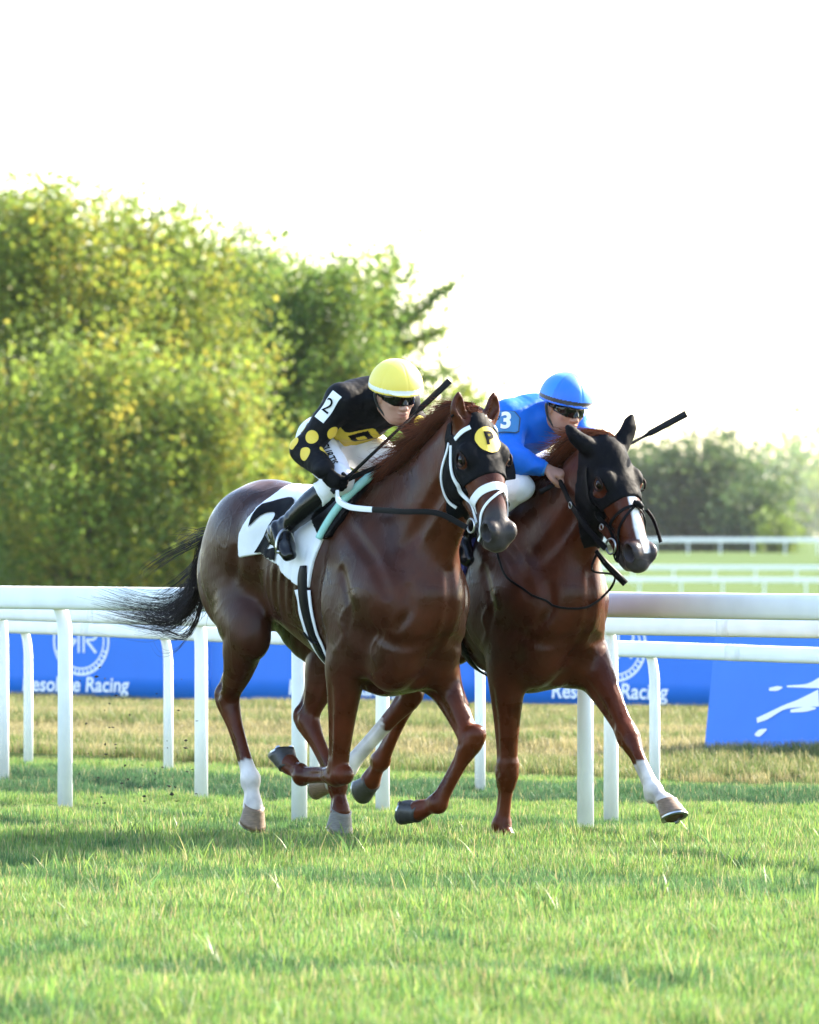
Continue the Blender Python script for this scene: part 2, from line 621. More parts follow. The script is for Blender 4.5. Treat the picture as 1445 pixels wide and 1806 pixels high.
def horse_field(sp):
    f = Field((-1.62, -.52, -.13), (1.42, .52, 2.30), .0072)
    # trunk
    f.tube([(.40, 0, 1.12, .17, .21), (.26, 0, 1.10, .225, .35), (.05, 0, 1.12, .245, .435), (-.2, 0, 1.185, .258, .412),
            (-.45, 0, 1.235, .260, .352), (-.7, 0, 1.300, .245, .308), (-.92, 0, 1.335, .22, .305), (-1.1, 0, 1.33, .17, .245),
            (-1.23, 0, 1.27, .10, .16)], k=.02, n=5)
    # withers and spine
    f.tube([(.16, 0, 1.50, .05, .09), (.02, 0, 1.555, .05, .09), (-.2, 0, 1.52, .06, .09), (-.5, 0, 1.50, .08, .08), (-.8, 0, 1.55, .09, .08), (-1.0, 0, 1.54, .07, .07), (-1.2, 0, 1.43, .05, .06)], k=.10)
    # neck
    P, s, y, n = head_frame(sp)
    Hd = lambda a, b, c: P + s * a + y * b * 1.26 + n * c * 1.20
    nb = sp['neck']
    f.tube(nb, k=.10, n=5)
    # crest muscle, windpipe
    f.tube([(q[0] - .55 * q[4] * sp['ncos'][0], q[1], q[2] + .55 * q[4] * sp['ncos'][1], q[3] * .62, q[4] * .36) for q in nb[1:]], k=.05)
    f.tube([(q[0] + .78 * q[4] * sp['ncos'][0], q[1], q[2] - .78 * q[4] * sp['ncos'][1], .045, .05) for q in nb[1:-1]], k=.05)
    # chest muscles
    for sd in (-1, 1):
        f.ell((.385, sd * .105, 1.00), (.135, .120, .20), k=.06)
        f.ell((.30, sd * .110, .80), (.15, .105, .14), k=.10)
        f.ell((.345, sd * .180, 1.12), (.10, .085, .13), k=.08)
        # shoulder blade, triceps
        f.tube([(.02, sd * .10, 1.42, .05, .10), (.11, sd * .175, 1.28, .055, .13), (.24, sd * .195, 1.12, .06, .12)], k=.12)
        f.ell((.05, sd * .205, 1.03), (.17, .065, .20), k=.07, rot=((.8, 0, .6), (0, 1, 0), (-.6, 0, .8)))
        # croup, thigh
        f.ell((-.90, sd * .115, 1.36), (.30, .135, .25), k=.06)
        f.ell((-1.10, sd * .11, 1.17), (.17, .115, .25), k=.06, rot=((.94, 0, .34), (0, 1, 0), (-.34, 0, .94)))
        f.ell((-.66, sd * .195, 1.455), (.07, .04, .05), k=.11)            # point of hip
    f.tube([(.34, 0, .70, .03, .02), (.12, 0, .655, .05, .02), (-.05, 0, .68, .04, .02)], k=.06)
    relief(f, sp)
    # dock of the tail
    f.tube(sp['dock'], k=.04)
    # legs
    for leg in ('RF', 'LF'):
        sd = -1 if leg[0] == 'R' else 1
        E, K, Fe, C = [np.array(q, float) for q in sp[leg]]
        f.tube([(.22, sd * .18, 1.10, .075, .13), (*lerp((.20, sd * .18, .98), E, .5), .085, .135), (*E, .088, .120),
                (*lerp(E, K, .22), .076, .100), (*lerp(E, K, .5), .060, .074), (*lerp(E, K, .8), .050, .053), (*K, .052, .053)], k=.06, n=5)
        ax = (Fe - K) / np.linalg.norm(Fe - K)
        f.tube([(*(K - ax * .045), .053, .050), (*(K + ax * .005), .055, .054), (*(K + ax * .055), .046, .046), (*lerp(K, Fe, .33), .035, .038),
                (*lerp(K, Fe, .6), .031, .037), (*lerp(K, Fe, .84), .034, .040), (*Fe, .044, .049)], k=.012)
        bk = np.array([ax[2], 0, -ax[0]])            # back of the leg when it hangs down: -x
        f.ell(K + bk * .035 + ax * -.005, (.022, .026, .03), k=.03)         # pisiform
        f.tube([(*(lerp(K, Fe, .2) + bk * .021), .012, .012), (*(lerp(K, Fe, .8) + bk * .024), .013, .014)], k=.015, n=1)
        f.tube([(*Fe, .043, .047), (*lerp(Fe, C, .45), .035, .038), (*C, .048, .050)], k=.014)
        f.ell(Fe + bk * .028 + ax * .014, (.026, .032, .032), k=.02)
        for q in (-1, 1):
            groove(f, [lerp(K, Fe, t) + bk * .010 + np.array([0, q * .05, 0]) for t in (.18, .45, .8)], .012, .007, .010)
            groove(f, [lerp(E, K, t) + bk * .012 + np.array([0, q * .08, 0]) for t in (.25, .55, .85)], .020, .008, .02)
            groove(f, [K - ax * .03 + np.array([0, q * .06, 0]) + bk * .02, K + np.array([0, q * .065, 0]), K + ax * .03 + np.array([0, q * .06, 0]) + bk * .02], .016, .006, .012)
            groove(f, [lerp(Fe, C, t) + np.array([0, q * .05, 0]) + bk * .012 for t in (.1, .5, .8)], .012, .005, .012)
        groove(f, [lerp(E, K, t) - bk * .09 + np.array([0, sd * .03, 0]) for t in (.3, .6, .88)], .010, .005, .012, True)
    for leg in ('RH', 'LH'):
        sd = -1 if leg[0] == 'R' else 1
        S, K, Fe, C = [np.array(q, float) for q in sp[leg]]
        ax = (K - S) / np.linalg.norm(K - S)
        bk = np.array([ax[2], 0, -ax[0]])
        f.tube([(-.98, sd * .115, 1.30, .11, .22), (*lerp((-.98, sd * .13, 1.12), S, .45), .105, .185), (*(lerp(S, K, .0) + bk * .02), .092, .145),
                (*(lerp(S, K, .25) + bk * .012), .084, .118), (*lerp(S, K, .52), .066, .088), (*lerp(S, K, .8), .049, .060), (*K, .050, .060)], k=.05, n=5)
        f.ell(S - bk * .07, (.05, .06, .07), k=.05)                        # stifle
        f.tube([(*(lerp(S, K, .3) + bk * .10), .03, .03), (*(lerp(S, K, .62) + bk * .075), .017, .02), (*(K + bk * .066 - ax * .055), .022, .022), (*(K + bk * .055 + ax * .02), .024, .022)], k=.018)
        cx = (Fe - K) / np.linalg.norm(Fe - K)
        bc = np.array([cx[2], 0, -cx[0]])
        f.tube([(*(K - cx * .03), .053, .062), (*(K + cx * .03), .050, .060), (*(K + cx * .09), .040, .050), (*lerp(K, Fe, .38), .034, .042),
                (*lerp(K, Fe, .65), .031, .039), (*lerp(K, Fe, .86), .035, .042), (*Fe, .046, .051)], k=.014)
        f.tube([(*(lerp(K, Fe, .15) + bc * .028), .013, .013), (*(lerp(K, Fe, .82) + bc * .025), .013, .014)], k=.015, n=1)
        f.tube([(*Fe, .044, .048), (*lerp(Fe, C, .45), .036, .039), (*C, .049, .051)], k=.014)
        f.ell(Fe + bc * .028 + cx * .014, (.026, .032, .032), k=.02)
        for q in (-1, 1):
            groove(f, [lerp(K, Fe, t) + bc * .012 + np.array([0, q * .05, 0]) for t in (.22, .5, .82)], .012, .008, .010)
            groove(f, [lerp(S, K, .5) + bk * .055 + np.array([0, q * .06, 0]), lerp(S, K, .75) + bk * .045 + np.array([0, q * .05, 0]), K + bk * .03 + np.array([0, q * .05, 0])], .022, .014, .014)
            groove(f, [K - ax * .04 + np.array([0, q * .06, 0]), K + np.array([0, q * .06, 0]) + bk * .015, K + cx * .06 + np.array([0, q * .05, 0]) + bc * .015], .014, .006, .012)
            groove(f, [lerp(Fe, C, t) + np.array([0, q * .05, 0]) + bc * .012 for t in (.1, .5, .8)], .012, .005, .012)
        groove(f, [lerp(S, K, t) - bk * .08 + np.array([0, -sd * .03, 0]) for t in (.3, .6, .9)], .010, .005, .012, True)
    # head
    LW, DW = 1.26, 1.20                 # heads are broad and deep
    ht = lambda rows: [(*Hd(a, b, c), w * LW, d * DW) for a, b, c, w, d in rows]
    f.tube(ht([(-.01, 0, -.03, .060, .075), (.08, 0, -.015, .080, .085), (.18, 0, -.01, .088, .085), (.28, 0, -.006, .074, .076),
               (.38, 0, -.004, .058, .062), (.47, 0, -.008, .051, .055), (.535, 0, -.012, .053, .054), (.575, 0, -.02, .046, .046)]), k=.05, lat=y)
    for sd in (-1, 1):
        f.ell(Hd(.185, sd * .052, -.105), (0.118, 0.045, 0.114), k=.035, rot=(s, y, n))
        f.ell(Hd(.172, sd * .070, .032), (0.054, 0.038, 0.041), k=.022, rot=(s, y, n))
        f.tube(ht([(.21, sd * .080, -.028, .016, .014), (.30, sd * .066, -.026, .014, .012), (.37, sd * .054, -.02, .01, .01)]), k=.025, lat=y)
        f.ell(Hd(.30, sd * .065, -.062), (0.062, 0.025, 0.036), k=.03, rot=(s, y, n), sub=True)
    f.tube(ht([(.10, 0, -.13, .055, .05), (.24, 0, -.135, .052, .048), (.34, 0, -.108, .042, .038), (.44, 0, -.088, .036, .030), (.52, 0, -.082, .038, .030), (.56, 0, -.078, .03, .024)]), k=.03, lat=y)
    # muzzle, nostrils, lips
    for sd in (-1, 1):
        f.ell(Hd(.545, sd * .040, .008), (0.052, 0.040, 0.048), k=.02, rot=(s, y, n))
        c = Hd(.552, sd * .060, .006)
        f.ell(c, (.043, .034, .034), k=.006, rot=(s, y, n), sub=True)
        f.ell(Hd(.540, sd * .044, .010), (.032, .034, .024), k=.01, rot=(s, y, n), sub=True)
    f.ell(Hd(.584, 0, -.035), (0.031, 0.063, 0.036), k=.02, rot=(s, y, n))
    for sd in (-1, 1):
        f.tube(ht([(.605, 0, -.062, .004, .004), (.585, sd * .035, -.063, .005, .005), (.53, sd * .052, -.060, .005, .005), (.485, sd * .056, -.056, .004, .004)]), k=.008, sub=True)
        # eye socket
        f.ell(Hd(.188, sd * .104, .020), (0.025, 0.020, 0.020), k=.012, rot=(s, y, n), sub=True)
    # ears
    for sd, tip in ((-1, sp['ear_R']), (1, sp['ear_L'])):
        b0 = Hd(.010, sd * .052, .010)
        t = b0 + np.array(tip)
        fw = n
        mid = lerp(b0, t, .5) + y * sd * .012
        f.tube([(*(b0 - .02 * (t - b0)), .034, .038), (*lerp(b0, mid, .55), .040, .036), (*mid, .038, .029), (*lerp(mid, t, .6), .026, .018), (*t, .007, .007)], k=.02, lat=y)
        f.tube([(*(lerp(b0, t, .22) + fw * .026), .018, .016), (*(mid + fw * .020), .021, .014), (*(lerp(mid, t, .55) + fw * .012), .011, .008)], k=.008, lat=y, sub=True)
    return f


def hoof_mesh(name, C, Fe, material, parent, shoe_mat, side):
    """hoof in line with the pastern: slanted wall, coronet, heel bulbs, sole and a steel shoe"""
    C, Fe = np.array(C, float), np.array(Fe, float)
    p = (C - Fe) / np.linalg.norm(C - Fe)
    q = -p.copy()
    a = math.radians(-38)
    up = np.array([q[0] * math.cos(a) - q[2] * math.sin(a), q[1], q[0] * math.sin(a) + q[2] * math.cos(a)])
    up /= np.linalg.norm(up)
    lat = np.array([0, 1.0, 0]); lat -= lat @ up * up; lat /= np.linalg.norm(lat)
    toe = np.cross(lat, up); toe = toe if toe @ p > 0 else -toe
    V, Fc = [], []
    rings = 7; seg = 28
    for i in range(rings):
        t = i / (rings - 1)
        h = .012 - .088 * t
        fr = .047 + .028 * t; bk = .045 + .008 * t; wd = .047 + .020 * t
        cx = .008 + .024 * t
        bul = .003 * math.sin(t * 26) * (0.3 if 0 < i < rings - 1 else 0) + (.004 if i == 0 else 0)
        for k in range(seg):
            w = 2 * math.pi * k / seg
            cw, sw = math.cos(w), math.sin(w)
            r = (fr if cw > 0 else bk)
            e = cw * r
            if cw < 0: e *= 1 - .12 * (1 - abs(sw)) 
            V.append(C + up * (h - (.012 * t if cw < -.5 else 0)) + toe * (cx + e + bul * cw) + lat * (sw * (wd + bul)))
    for i in range(rings - 1):
        for k in range(seg):
            k2 = (k + 1) % seg
            Fc.append((i * seg + k, (i + 1) * seg + k, (i + 1) * seg + k2, i * seg + k2))
    last = (rings - 1) * seg
    n0 = len(V)
    V.append(C + up * -.064 + toe * .032)
    for k in range(seg): Fc.append((last + k, n0, last + (k + 1) % seg))
    n1 = len(V)
    V.append(C + up * .012 + toe * .008)
    for k in range(seg): Fc.append((k, (k + 1) % seg, n1))
    o = mesh_obj(name, V, Fc, material, parent)
    # shoe
    S, G = [], []
    m = 22
    for i in range(m):
        w = math.radians(-148 + 296 * i / (m - 1))
        cw, sw = math.cos(w), math.sin(w)
        r = .075 if cw > 0 else .052
        for rr, hh in ((1.0, -.0765), (1.0, -.0845), (.70, -.0845), (.70, -.0765)):
            S.append(C + up * (hh - (.012 if cw < -.5 else 0)) + toe * (.032 + cw * r * rr) + lat * (sw * .067 * rr))
    for i in range(m - 1):
        for k in range(4):
            k2 = (k + 1) % 4
            G.append((i * 4 + k, i * 4 + k2, (i + 1) * 4 + k2, (i + 1) * 4 + k))
    G.append((3, 2, 1, 0)); G.append(tuple((m - 1) * 4 + k for k in range(4)))
    mesh_obj('horseshoe', S, G, shoe_mat, o, False)
    return o


def horse_colours(V, sp, f):
    """coat markings: white socks, blaze, dark muzzle, dark points"""
    base = np.array(sp['coat'])
    c = np.tile(base, (len(V), 1))
    nz = vnoise(V, 9, 3)[:, None]
    c *= 1 + .22 * nz
    P, s, y, n = head_frame(sp)
    h = V - P
    a, b, cc = h @ s, h @ y / 1.26, h @ n / 1.20
    # darker along back and belly, redder on the neck and legs
    red = np.clip((V[:, 0] - .30) / .4, 0, 1)[:, None]
    c = c * (1 - .45 * red) + np.array(sp['red']) * .45 * red
    leg = np.clip((.80 - V[:, 2]) / .3, 0, 1)[:, None] * (V[:, 2] < .8)[:, None]
    c = c * (1 - .6 * leg) + np.array(sp['red']) * .6 * leg
    # muzzle
    wob = .012 * vnoise(V, 60, 5)
    m = np.clip((a + wob - sp['muzzle']) / .05, 0, 1) * (np.abs(b) < .16) * (a < .8) * (np.abs(cc + .03) < .16)
    c = c * (1 - m[:, None]) + np.array(sp['muzzle_col']) * m[:, None]
    pink = np.clip((a - .565) / .02, 0, 1) * np.clip((-.035 - cc) / .02, 0, 1) * (np.abs(b) < .1) * (np.abs(cc) < .16) * (a < .7) * .6
    c = c * (1 - pink[:, None]) + np.array((.22, .19, .16)) * pink[:, None]
    for (s0, s1, w0, w1, off) in sp.get('blaze', []):
        t = np.clip((a - s0) / (s1 - s0), 0, 1)
        w = w0 + (w1 - w0) * t
        k = np.clip((w - np.abs(b - off) + .3 * wob) / .008 + .5, 0, 1) * (a > s0) * (a < s1) * (cc > .0) * (np.abs(b) < .12)
        c = c * (1 - k[:, None]) + np.array((.75, .72, .72)) * k[:, None]
    for (p0, p1, r) in sp['socks']:
        d, t = seg_dist(V, p0, p1)
        ed = .06 * vnoise(V, 42, 8) + .05 * vnoise(V, 170, 9)
        k = np.clip((r - d) / .01, 0, 1) * np.clip((t - .04 + ed * .6) / .035, 0, 1)
        # do not paint above the sock's upper end
        u = (np.array(p1) - np.array(p0)); L = np.linalg.norm(u); u = u / L
        al = (V - np.array(p0)) @ u
        k = k * np.clip((al + ed * .35) / .012, 0, 1)
        dirt = (.80 + .20 * vnoise(V, 38, 12))[:, None] * np.array((.66, .60, .56))
        c = c * (1 - k[:, None]) + dirt * k[:, None]
    # nostril insides
    for sd in (-1, 1):
        d = np.sqrt(((a - .547) / .036) ** 2 + ((b - sd * .052) / .024) ** 2 + ((cc - .008) / .025) ** 2)
        k = np.clip((1.05 - d) / .25, 0, 1)[:, None]
        c = c * (1 - k) + np.array((.035, .018, .015)) * k
    return np.clip(c, 0, 1)


HS1 = dict(
    head_yaw=-4, head_pitch=65, poll=(.805, -.01, 1.90),
    neck=[(.18, 0, 1.31, .175, .35), (.35, 0, 1.44, .140, .290), (.52, 0, 1.595, .110, .228), (.66, 0, 1.735, .094, .178), (.765, -.005, 1.845, .086, .135)],
    ncos=(.68, .73),
    ear_R=(.015, -.030, .155), ear_L=(.015, .035, .155),
    dock=[(-1.16, 0, 1.46, .05, .05), (-1.30, 0, 1.42, .035, .035), (-1.42, .0, 1.33, .025, .025), (-1.5, 0, 1.22, .015, .015)],
    RF=[(.02, -.175, .80), (-.105, -.14, .265), (-.395, -.145, .255), (-.500, -.145, .305)],
    LF=[(.24, .175, .80), (.535, .175, .425), (.375, .100, .140), (.255, .075, .105)],
    RH=[(-.80, -.175, .93), (-1.06, -.125, .60), (-.875, -.115, .225), (-.855, -.115, .095)],
    LH=[(-.60, .175, .86), (-.735, .115, .505), (-.475, .115, .205), (-.455, .115, .080)],
    coat=(.033, .0098, .0048), red=(.088, .0175, .0045), muzzle=.42, muzzle_col=(.034, .029, .028),
    socks=[((-.930, -.115, .325), (-.855, -.115, .05), .12)],
)
HS2 = dict(
    head_yaw=2, head_pitch=61, poll=(.71, .01, 1.785),
    neck=[(.18, 0, 1.29, .17, .34), (.34, 0, 1.40, .138, .280), (.49, 0, 1.525, .109, .218), (.61, 0, 1.64, .092, .172), (.70, .005, 1.735, .084, .135)],
    ncos=(.64, .77),
    ear_R=(-.055, -.12, .12), ear_L=(.0, .085, .175),
    dock=[(-1.16, 0, 1.46, .05, .05), (-1.30, 0, 1.42, .035, .035), (-1.42, .0, 1.33, .025, .025), (-1.5, 0, 1.22, .015, .015)],
    RF=[(.17, -.17, .78), (.125, -.135, .255), (.075, -.130, .01), (.105, -.130, -.05)],
    LF=[(.36, .175, .80), (.715, .15, .435), (.925, .14, .185), (1.032, .135, .128)],
    RH=[(-.62, -.18, .90), (-.76, -.09, .60), (-1.06, -.24, .26), (-1.18, -.27, .19)],
    LH=[(-.75, .175, .90), (-1.05, .13, .62), (-1.30, .12, .28), (-1.39, .12, .18)],
    coat=(.037, .0102, .0048), red=(.094, .0182, .0045), muzzle=.47, muzzle_col=(.042, .035, .037),
    blaze=[(.235, .50, .016, .022, 0.0), (.47, .570, .022, .010, .006)],
    socks=[((.805, .143, .33), (1.03, .135, .10), .13), ((-.86, -.13, .49), (-1.2, -.27, .18), .13)],
)


# ------------------------------------------------------------------ horse materials
coat_m, nt, b = new_mat('horse_coat')
_vc = nt.nodes.new('ShaderNodeVertexColor'); _vc.layer_name = 'tint'
_tc = nt.nodes.new('ShaderNodeTexCoord')
_n1 = nt.nodes.new('ShaderNodeTexNoise'); _n1.inputs['Scale'].default_value = 7.0; _n1.inputs['Detail'].default_value = 6.0
_n2 = nt.nodes.new('ShaderNodeTexNoise'); _n2.inputs['Scale'].default_value = 1.0; _n2.inputs['Detail'].default_value = 3.0
_mp = nt.nodes.new('ShaderNodeMapping'); _mp.inputs['Scale'].default_value = (110, 110, 34)
_mr = nt.nodes.new('ShaderNodeMapRange'); _mr.inputs['From Min'].default_value = .25; _mr.inputs['From Max'].default_value = .75; _mr.inputs['To Min'].default_value = .50; _mr.inputs['To Max'].default_value = 1.50
_mx = nt.nodes.new('ShaderNodeMix'); _mx.data_type = 'RGBA'; _mx.blend_type = 'MULTIPLY'; _mx.inputs[0].default_value = 1.0
_rr = nt.nodes.new('ShaderNodeMapRange'); _rr.inputs['From Min'].default_value = .35; _rr.inputs['From Max'].default_value = .65
_rr.inputs['To Min'].default_value = .20; _rr.inputs['To Max'].default_value = .44
_n3 = nt.nodes.new('ShaderNodeTexNoise'); _n3.inputs['Scale'].default_value = 6.0; _n3.inputs['Detail'].default_value = 2.0; _n3.inputs['Distortion'].default_value = 1.2
_b1 = nt.nodes.new('ShaderNodeBump'); _b1.inputs['Strength'].default_value = .13; _b1.inputs['Distance'].default_value = .02
_b2 = nt.nodes.new('ShaderNodeBump'); _b2.inputs['Strength'].default_value = .55; _b2.inputs['Distance'].default_value = .0022
L = nt.links.new
L(_tc.outputs['Object'], _n1.inputs['Vector']); L(_tc.outputs['Object'], _mp.inputs['Vector']); L(_mp.outputs[0], _n2.inputs['Vector'])
L(_tc.outputs['Object'], _n3.inputs['Vector'])
L(_n1.outputs['Fac'], _mr.inputs['Value']); L(_vc.outputs['Color'], _mx.inputs[6]); L(_mr.outputs[0], _mx.inputs[7])
L(_mx.outputs[2], b.inputs['Base Color']); L(_n1.outputs['Fac'], _rr.inputs['Value']); L(_rr.outputs[0], b.inputs['Roughness'])
_n4 = nt.nodes.new('ShaderNodeTexNoise'); _n4.inputs['Scale'].default_value = 3.2; _n4.inputs['Detail'].default_value = 1.5; _n4.inputs['Distortion'].default_value = .8
L(_tc.outputs['Object'], _n4.inputs['Vector'])
_m1 = nt.nodes.new('ShaderNodeMath'); _m1.operation = 'SUBTRACT'; _m1.inputs[1].default_value = .5; L(_n4.outputs['Fac'], _m1.inputs[0])
_m2 = nt.nodes.new('ShaderNodeMath'); _m2.operation = 'ABSOLUTE'; L(_m1.outputs[0], _m2.inputs[0])
_m3 = nt.nodes.new('ShaderNodeMapRange'); _m3.interpolation_type = 'SMOOTHSTEP'
_m3.inputs['From Min'].default_value = .0; _m3.inputs['From Max'].default_value = .035; _m3.inputs['To Min'].default_value = 1.0; _m3.inputs['To Max'].default_value = 0.0
L(_m2.outputs[0], _m3.inputs['Value'])
_b0 = nt.nodes.new('ShaderNodeBump'); _b0.inputs['Strength'].default_value = .22; _b0.inputs['Distance'].default_value = .003
L(_m3.outputs[0], _b0.inputs['Height']); L(_b0.outputs[0], _b1.inputs['Normal'])
L(_n3.outputs['Fac'], _b1.inputs['Height']); L(_b1.outputs[0], _b2.inputs['Normal']); L(_n2.outputs['Fac'], _b2.inputs['Height']); L(_b2.outputs[0], b.inputs['Normal'])
b.inputs['Specular IOR Level'].default_value = .15
b.inputs['Sheen Weight'].default_value = .05
b.inputs['Sheen Roughness'].default_value = .4
b.inputs['Sheen Tint'].default_value = (1, .6, .35, 1)

hoof_dark = mat('hoof_dark', (.035, .032, .030), rough=.45, vary=.35, vary_scale=60, bump=.4, bump_scale=40, stretch=(1, 1, 6))
hoof_grey = mat('hoof_grey', (.13, .12, .105), rough=.5, vary=.3, vary_scale=40, bump=.4, bump_scale=40, stretch=(1, 1, 6))
hoof_tan = mat('hoof_tan', (.17, .11, .07), rough=.5, vary=.35, vary_scale=40, bump=.4, bump_scale=40, stretch=(1, 1, 6))
steel_m = mat('steel', (.45, .45, .45), rough=.32, metal=1.0)
eye_m = mat('eye', (.006, .0035, .003), rough=.08, spec=.4)
hair_red = mat('mane_hair', (.16, .05, .02), rough=.45, spec=.2, attr=True, trans=.3)
hair_black = mat('tail_hair', (.014, .011, .010), rough=.5, spec=.08, attr=True)
black_cloth = mat('black_mesh_cloth', (.005, .005, .006), rough=.6, spec=.06, bump=.5, bump_scale=14, bump_dist=.012, vary=.2, vary_scale=120)
black_leather = mat('black_leather', (.006, .006, .007), rough=.45, spec=.07, bump=.2, bump_scale=160)
white_strap = mat('white_strap', (.74, .74, .76), rough=.45, bump=.15, bump_scale=120)
white_cloth = mat('white_cloth', (.74, .74, .76), rough=.75, bump=.5, bump_scale=9, bump_dist=.012, vary=.05, vary_scale=5)
blue_cloth = mat('blue_cloth', (.015, .02, .17), rough=.75, bump=.4, bump_scale=9, bump_dist=.01)
mint_foam = mat('mint_foam', (.30, .58, .52), rough=.65, vary=.08, vary_scale=30)
tan_foam = mat('tan_foam', (.36, .31, .17), rough=.7, vary=.1, vary_scale=30)
black_print = mat('black_print', (.005, .005, .006), rough=.6, spec=.06)
yellow_print = mat('yellow_print', (.72, .50, .045), rough=.6, bump=.2, bump_scale=60)


def poly_dist(px, pz, poly):
    """signed distance to a polygon in a plane, negative inside"""
    d = np.full(np.broadcast(px, pz).shape, 9.0, np.float32)
    ins = np.zeros(d.shape, bool)
    m = len(poly)
    for i in range(m):
        ax, az = poly[i]; bx, bz = poly[(i + 1) % m]
        ex, ez = bx - ax, bz - az
        wx, wz = px - ax, pz - az
        t = np.clip((wx * ex + wz * ez) / (ex * ex + ez * ez), 0, 1)
        d = np.minimum(d, np.hypot(wx - ex * t, wz - ez * t))
        c = ((az > pz) != (bz > pz)) & (px < (bx - ax) * (pz - az) / ((bz - az) if abs(bz - az) > 1e-9 else 1e-9) + ax)
        ins ^= c
    return np.where(ins, -d, d)


def make_horse(sp, name, loc, label, hoofs):
    root = empty(name, loc, HEAD_ANG)
    tag(root, label, 'horse', 'racehorses galloping side by side')
    f = horse_field(sp)
    V, Q = f.mesh()
    V = relax(V, Q, 3)
    fast_mesh('body', V, Q, coat_m, root, True, horse_colours(V, sp, f))
    for leg, hm in zip(('RF', 'LF', 'RH', 'LH'), hoofs):
        hoof_mesh('hoof', sp[leg][3], sp[leg][2], hm, root, steel_m, 0)
    P, s, y, n = head_frame(sp)
    Hd = lambda a, b_, c: P + s * a + y * b_ * 1.26 + n * c * 1.20
    for sd in (-1, 1):
        c = Hd(.188, sd * .086, .022)
        bm = bmesh.new(); bmesh.ops.create_uvsphere(bm, u_segments=20, v_segments=12, radius=.027)
        bmesh.ops.translate(bm, verts=bm.verts[:], vec=Vector(c))
        me = bpy.data.meshes.new('eye'); bm.to_mesh(me); bm.free()
        for p in me.polygons: p.use_smooth = True
        wrap_obj('eye', me, eye_m, root)
        # eyelids: two arched rolls of skin
        for up, rr in ((1, .006), (-1, .0042)):
            pts = [Hd(.188 + .034 * math.cos(t) - up * .010 * math.sin(t), sd * (.100 + .006 * math.sin(t)), .022 + up * .022 * math.sin(t) + .010 * math.cos(t)) for t in np.linspace(.05, math.pi - .05, 9)]
            lid = MB().tube(pts, [rr * (.5 + .5 * math.sin(t)) for t in np.linspace(.2, math.pi - .2, 9)], seg=8).build('eyelid', lid_m, root)
    return root, f, V, Q, Hd, (P, s, y, n)


lid_m = mat('eyelid_skin', (.016, .008, .006), rough=.6, spec=.1)


def mane(sp, root, f, n_str, sweep, seed):
    r = np.random.default_rng(seed)
    nb = sp['neck']; nc = sp['ncos']
    P, s, y, n = head_frame(sp)
    crest = [(q[0] - .90 * q[4] * nc[0], 0, q[2] + .90 * q[4] * nc[1]) for q in nb]
    crest = [c for c in crest if c[0] > .02] + [tuple(P + n * .05 - s * .02)]
    crest = [(-.02, 0, 1.60)] + crest
    C = catmull(crest, 12)
    C = f.project(C, 0.0)
    S, K = [], []
    N = len(C)
    for lock in range(n_str // 10):
        t = r.uniform(0, N - 1.01); i = int(t)
        root_p = C[i] * (1 - t + i) + C[i + 1] * (t - i) + np.array([0, r.normal(0, .010), 0])
        side = -1 if r.random() < .72 else 1
        ln = r.uniform(.12, .22) * (0.85 + .35 * math.sin(math.pi * min(1, t / N)))
        lift = r.uniform(.0, .03) if r.random() < .8 else r.uniform(.04, .13)
        d0 = np.array([-.9, side * r.uniform(.5, 1.0), .30]); d0 /= np.linalg.norm(d0)
        d1 = np.array([-1.0 * sweep, side * r.uniform(.1, .6), r.uniform(-1.1, -.45) if r.random() < .78 else r.uniform(-.45, .25)]); d1 /= np.linalg.norm(d1)
        curl = r.normal(0, .03, 3)
        tone = r.uniform(.45, 1.35)
        for k in range(10):
            p0 = root_p + r.normal(0, .006, 3)
            pts = []
            q = p0.copy()
            m = 7
            w = r.normal(0, .16, 3)
            l = ln * r.uniform(.7, 1.15)
            for j in range(m):
                pts.append(q.copy())
                u = min(1, (j + .3) / (m - 2) * 1.15)
                d = d0 * (1 - u) * (.6 + lift * 4) + d1 * u + w * u + curl * math.sin(j * 1.3)
                q = q + d / np.linalg.norm(d) * l / (m - 1)
            pts = np.array(pts)
            S.append(pts)
            K.append(np.array(sp['mane_col']) * tone * r.uniform(.8, 1.2))
    allp = np.vstack(S); bad = f.sample(allp) < .006
    allp[bad] = f.project(allp[bad], .008, 4)
    S = list(allp.reshape(len(S), 7, 3))
    # forelock wisps between the ears
    for k in range(70):
        p0 = P + n * .045 + y * r.normal(0, .018) - s * .01
        d = np.array([r.uniform(-.5, .35), r.normal(0, .35), 1.0]); d /= np.linalg.norm(d)
        l = r.uniform(.04, .085)
        S.append(np.array([p0 + d * l * j / 4 + np.array([-.02, 0, -.01]) * (j / 4) ** 2 for j in range(5)]))
        K.append(np.array(sp['mane_col']) * r.uniform(.8, 1.5))
    return hair_mesh('mane', S, hair_red, root, .0014, K)


def tail(root, locks, seed, col):
    """locks: rows of (control points, strands, spread)"""
    r = np.random.default_rng(seed)
    S, K = [], []
    for ctrl, cnt, spread in locks:
        C0 = catmull(ctrl, 8)
        m = len(C0)
        tt = np.linspace(0, 1, m)[:, None]
        for k in range(cnt):
            a = r.normal(0, 1, 3) * spread
            b_ = r.normal(0, 1, 3) * spread * .8
            ph = r.uniform(0, 6.28)
            cut = int(m * r.uniform(.72, 1.0))
            W = C0 + a * (tt * (1 - tt) * 2.2 + tt ** 2 * .8) + b_ * np.sin(tt * 5 + ph) * tt * .6 + r.normal(0, .008, 3)
            S.append(W[:max(cut, 4)])
            K.append(np.array(col) * r.uniform(.5, 1.8))
    return hair_mesh('tail', S, hair_black, root, .0016, K)


HS1['mane_col'] = (.15, .042, .016)
HS2['mane_col'] = (.19, .055, .020)

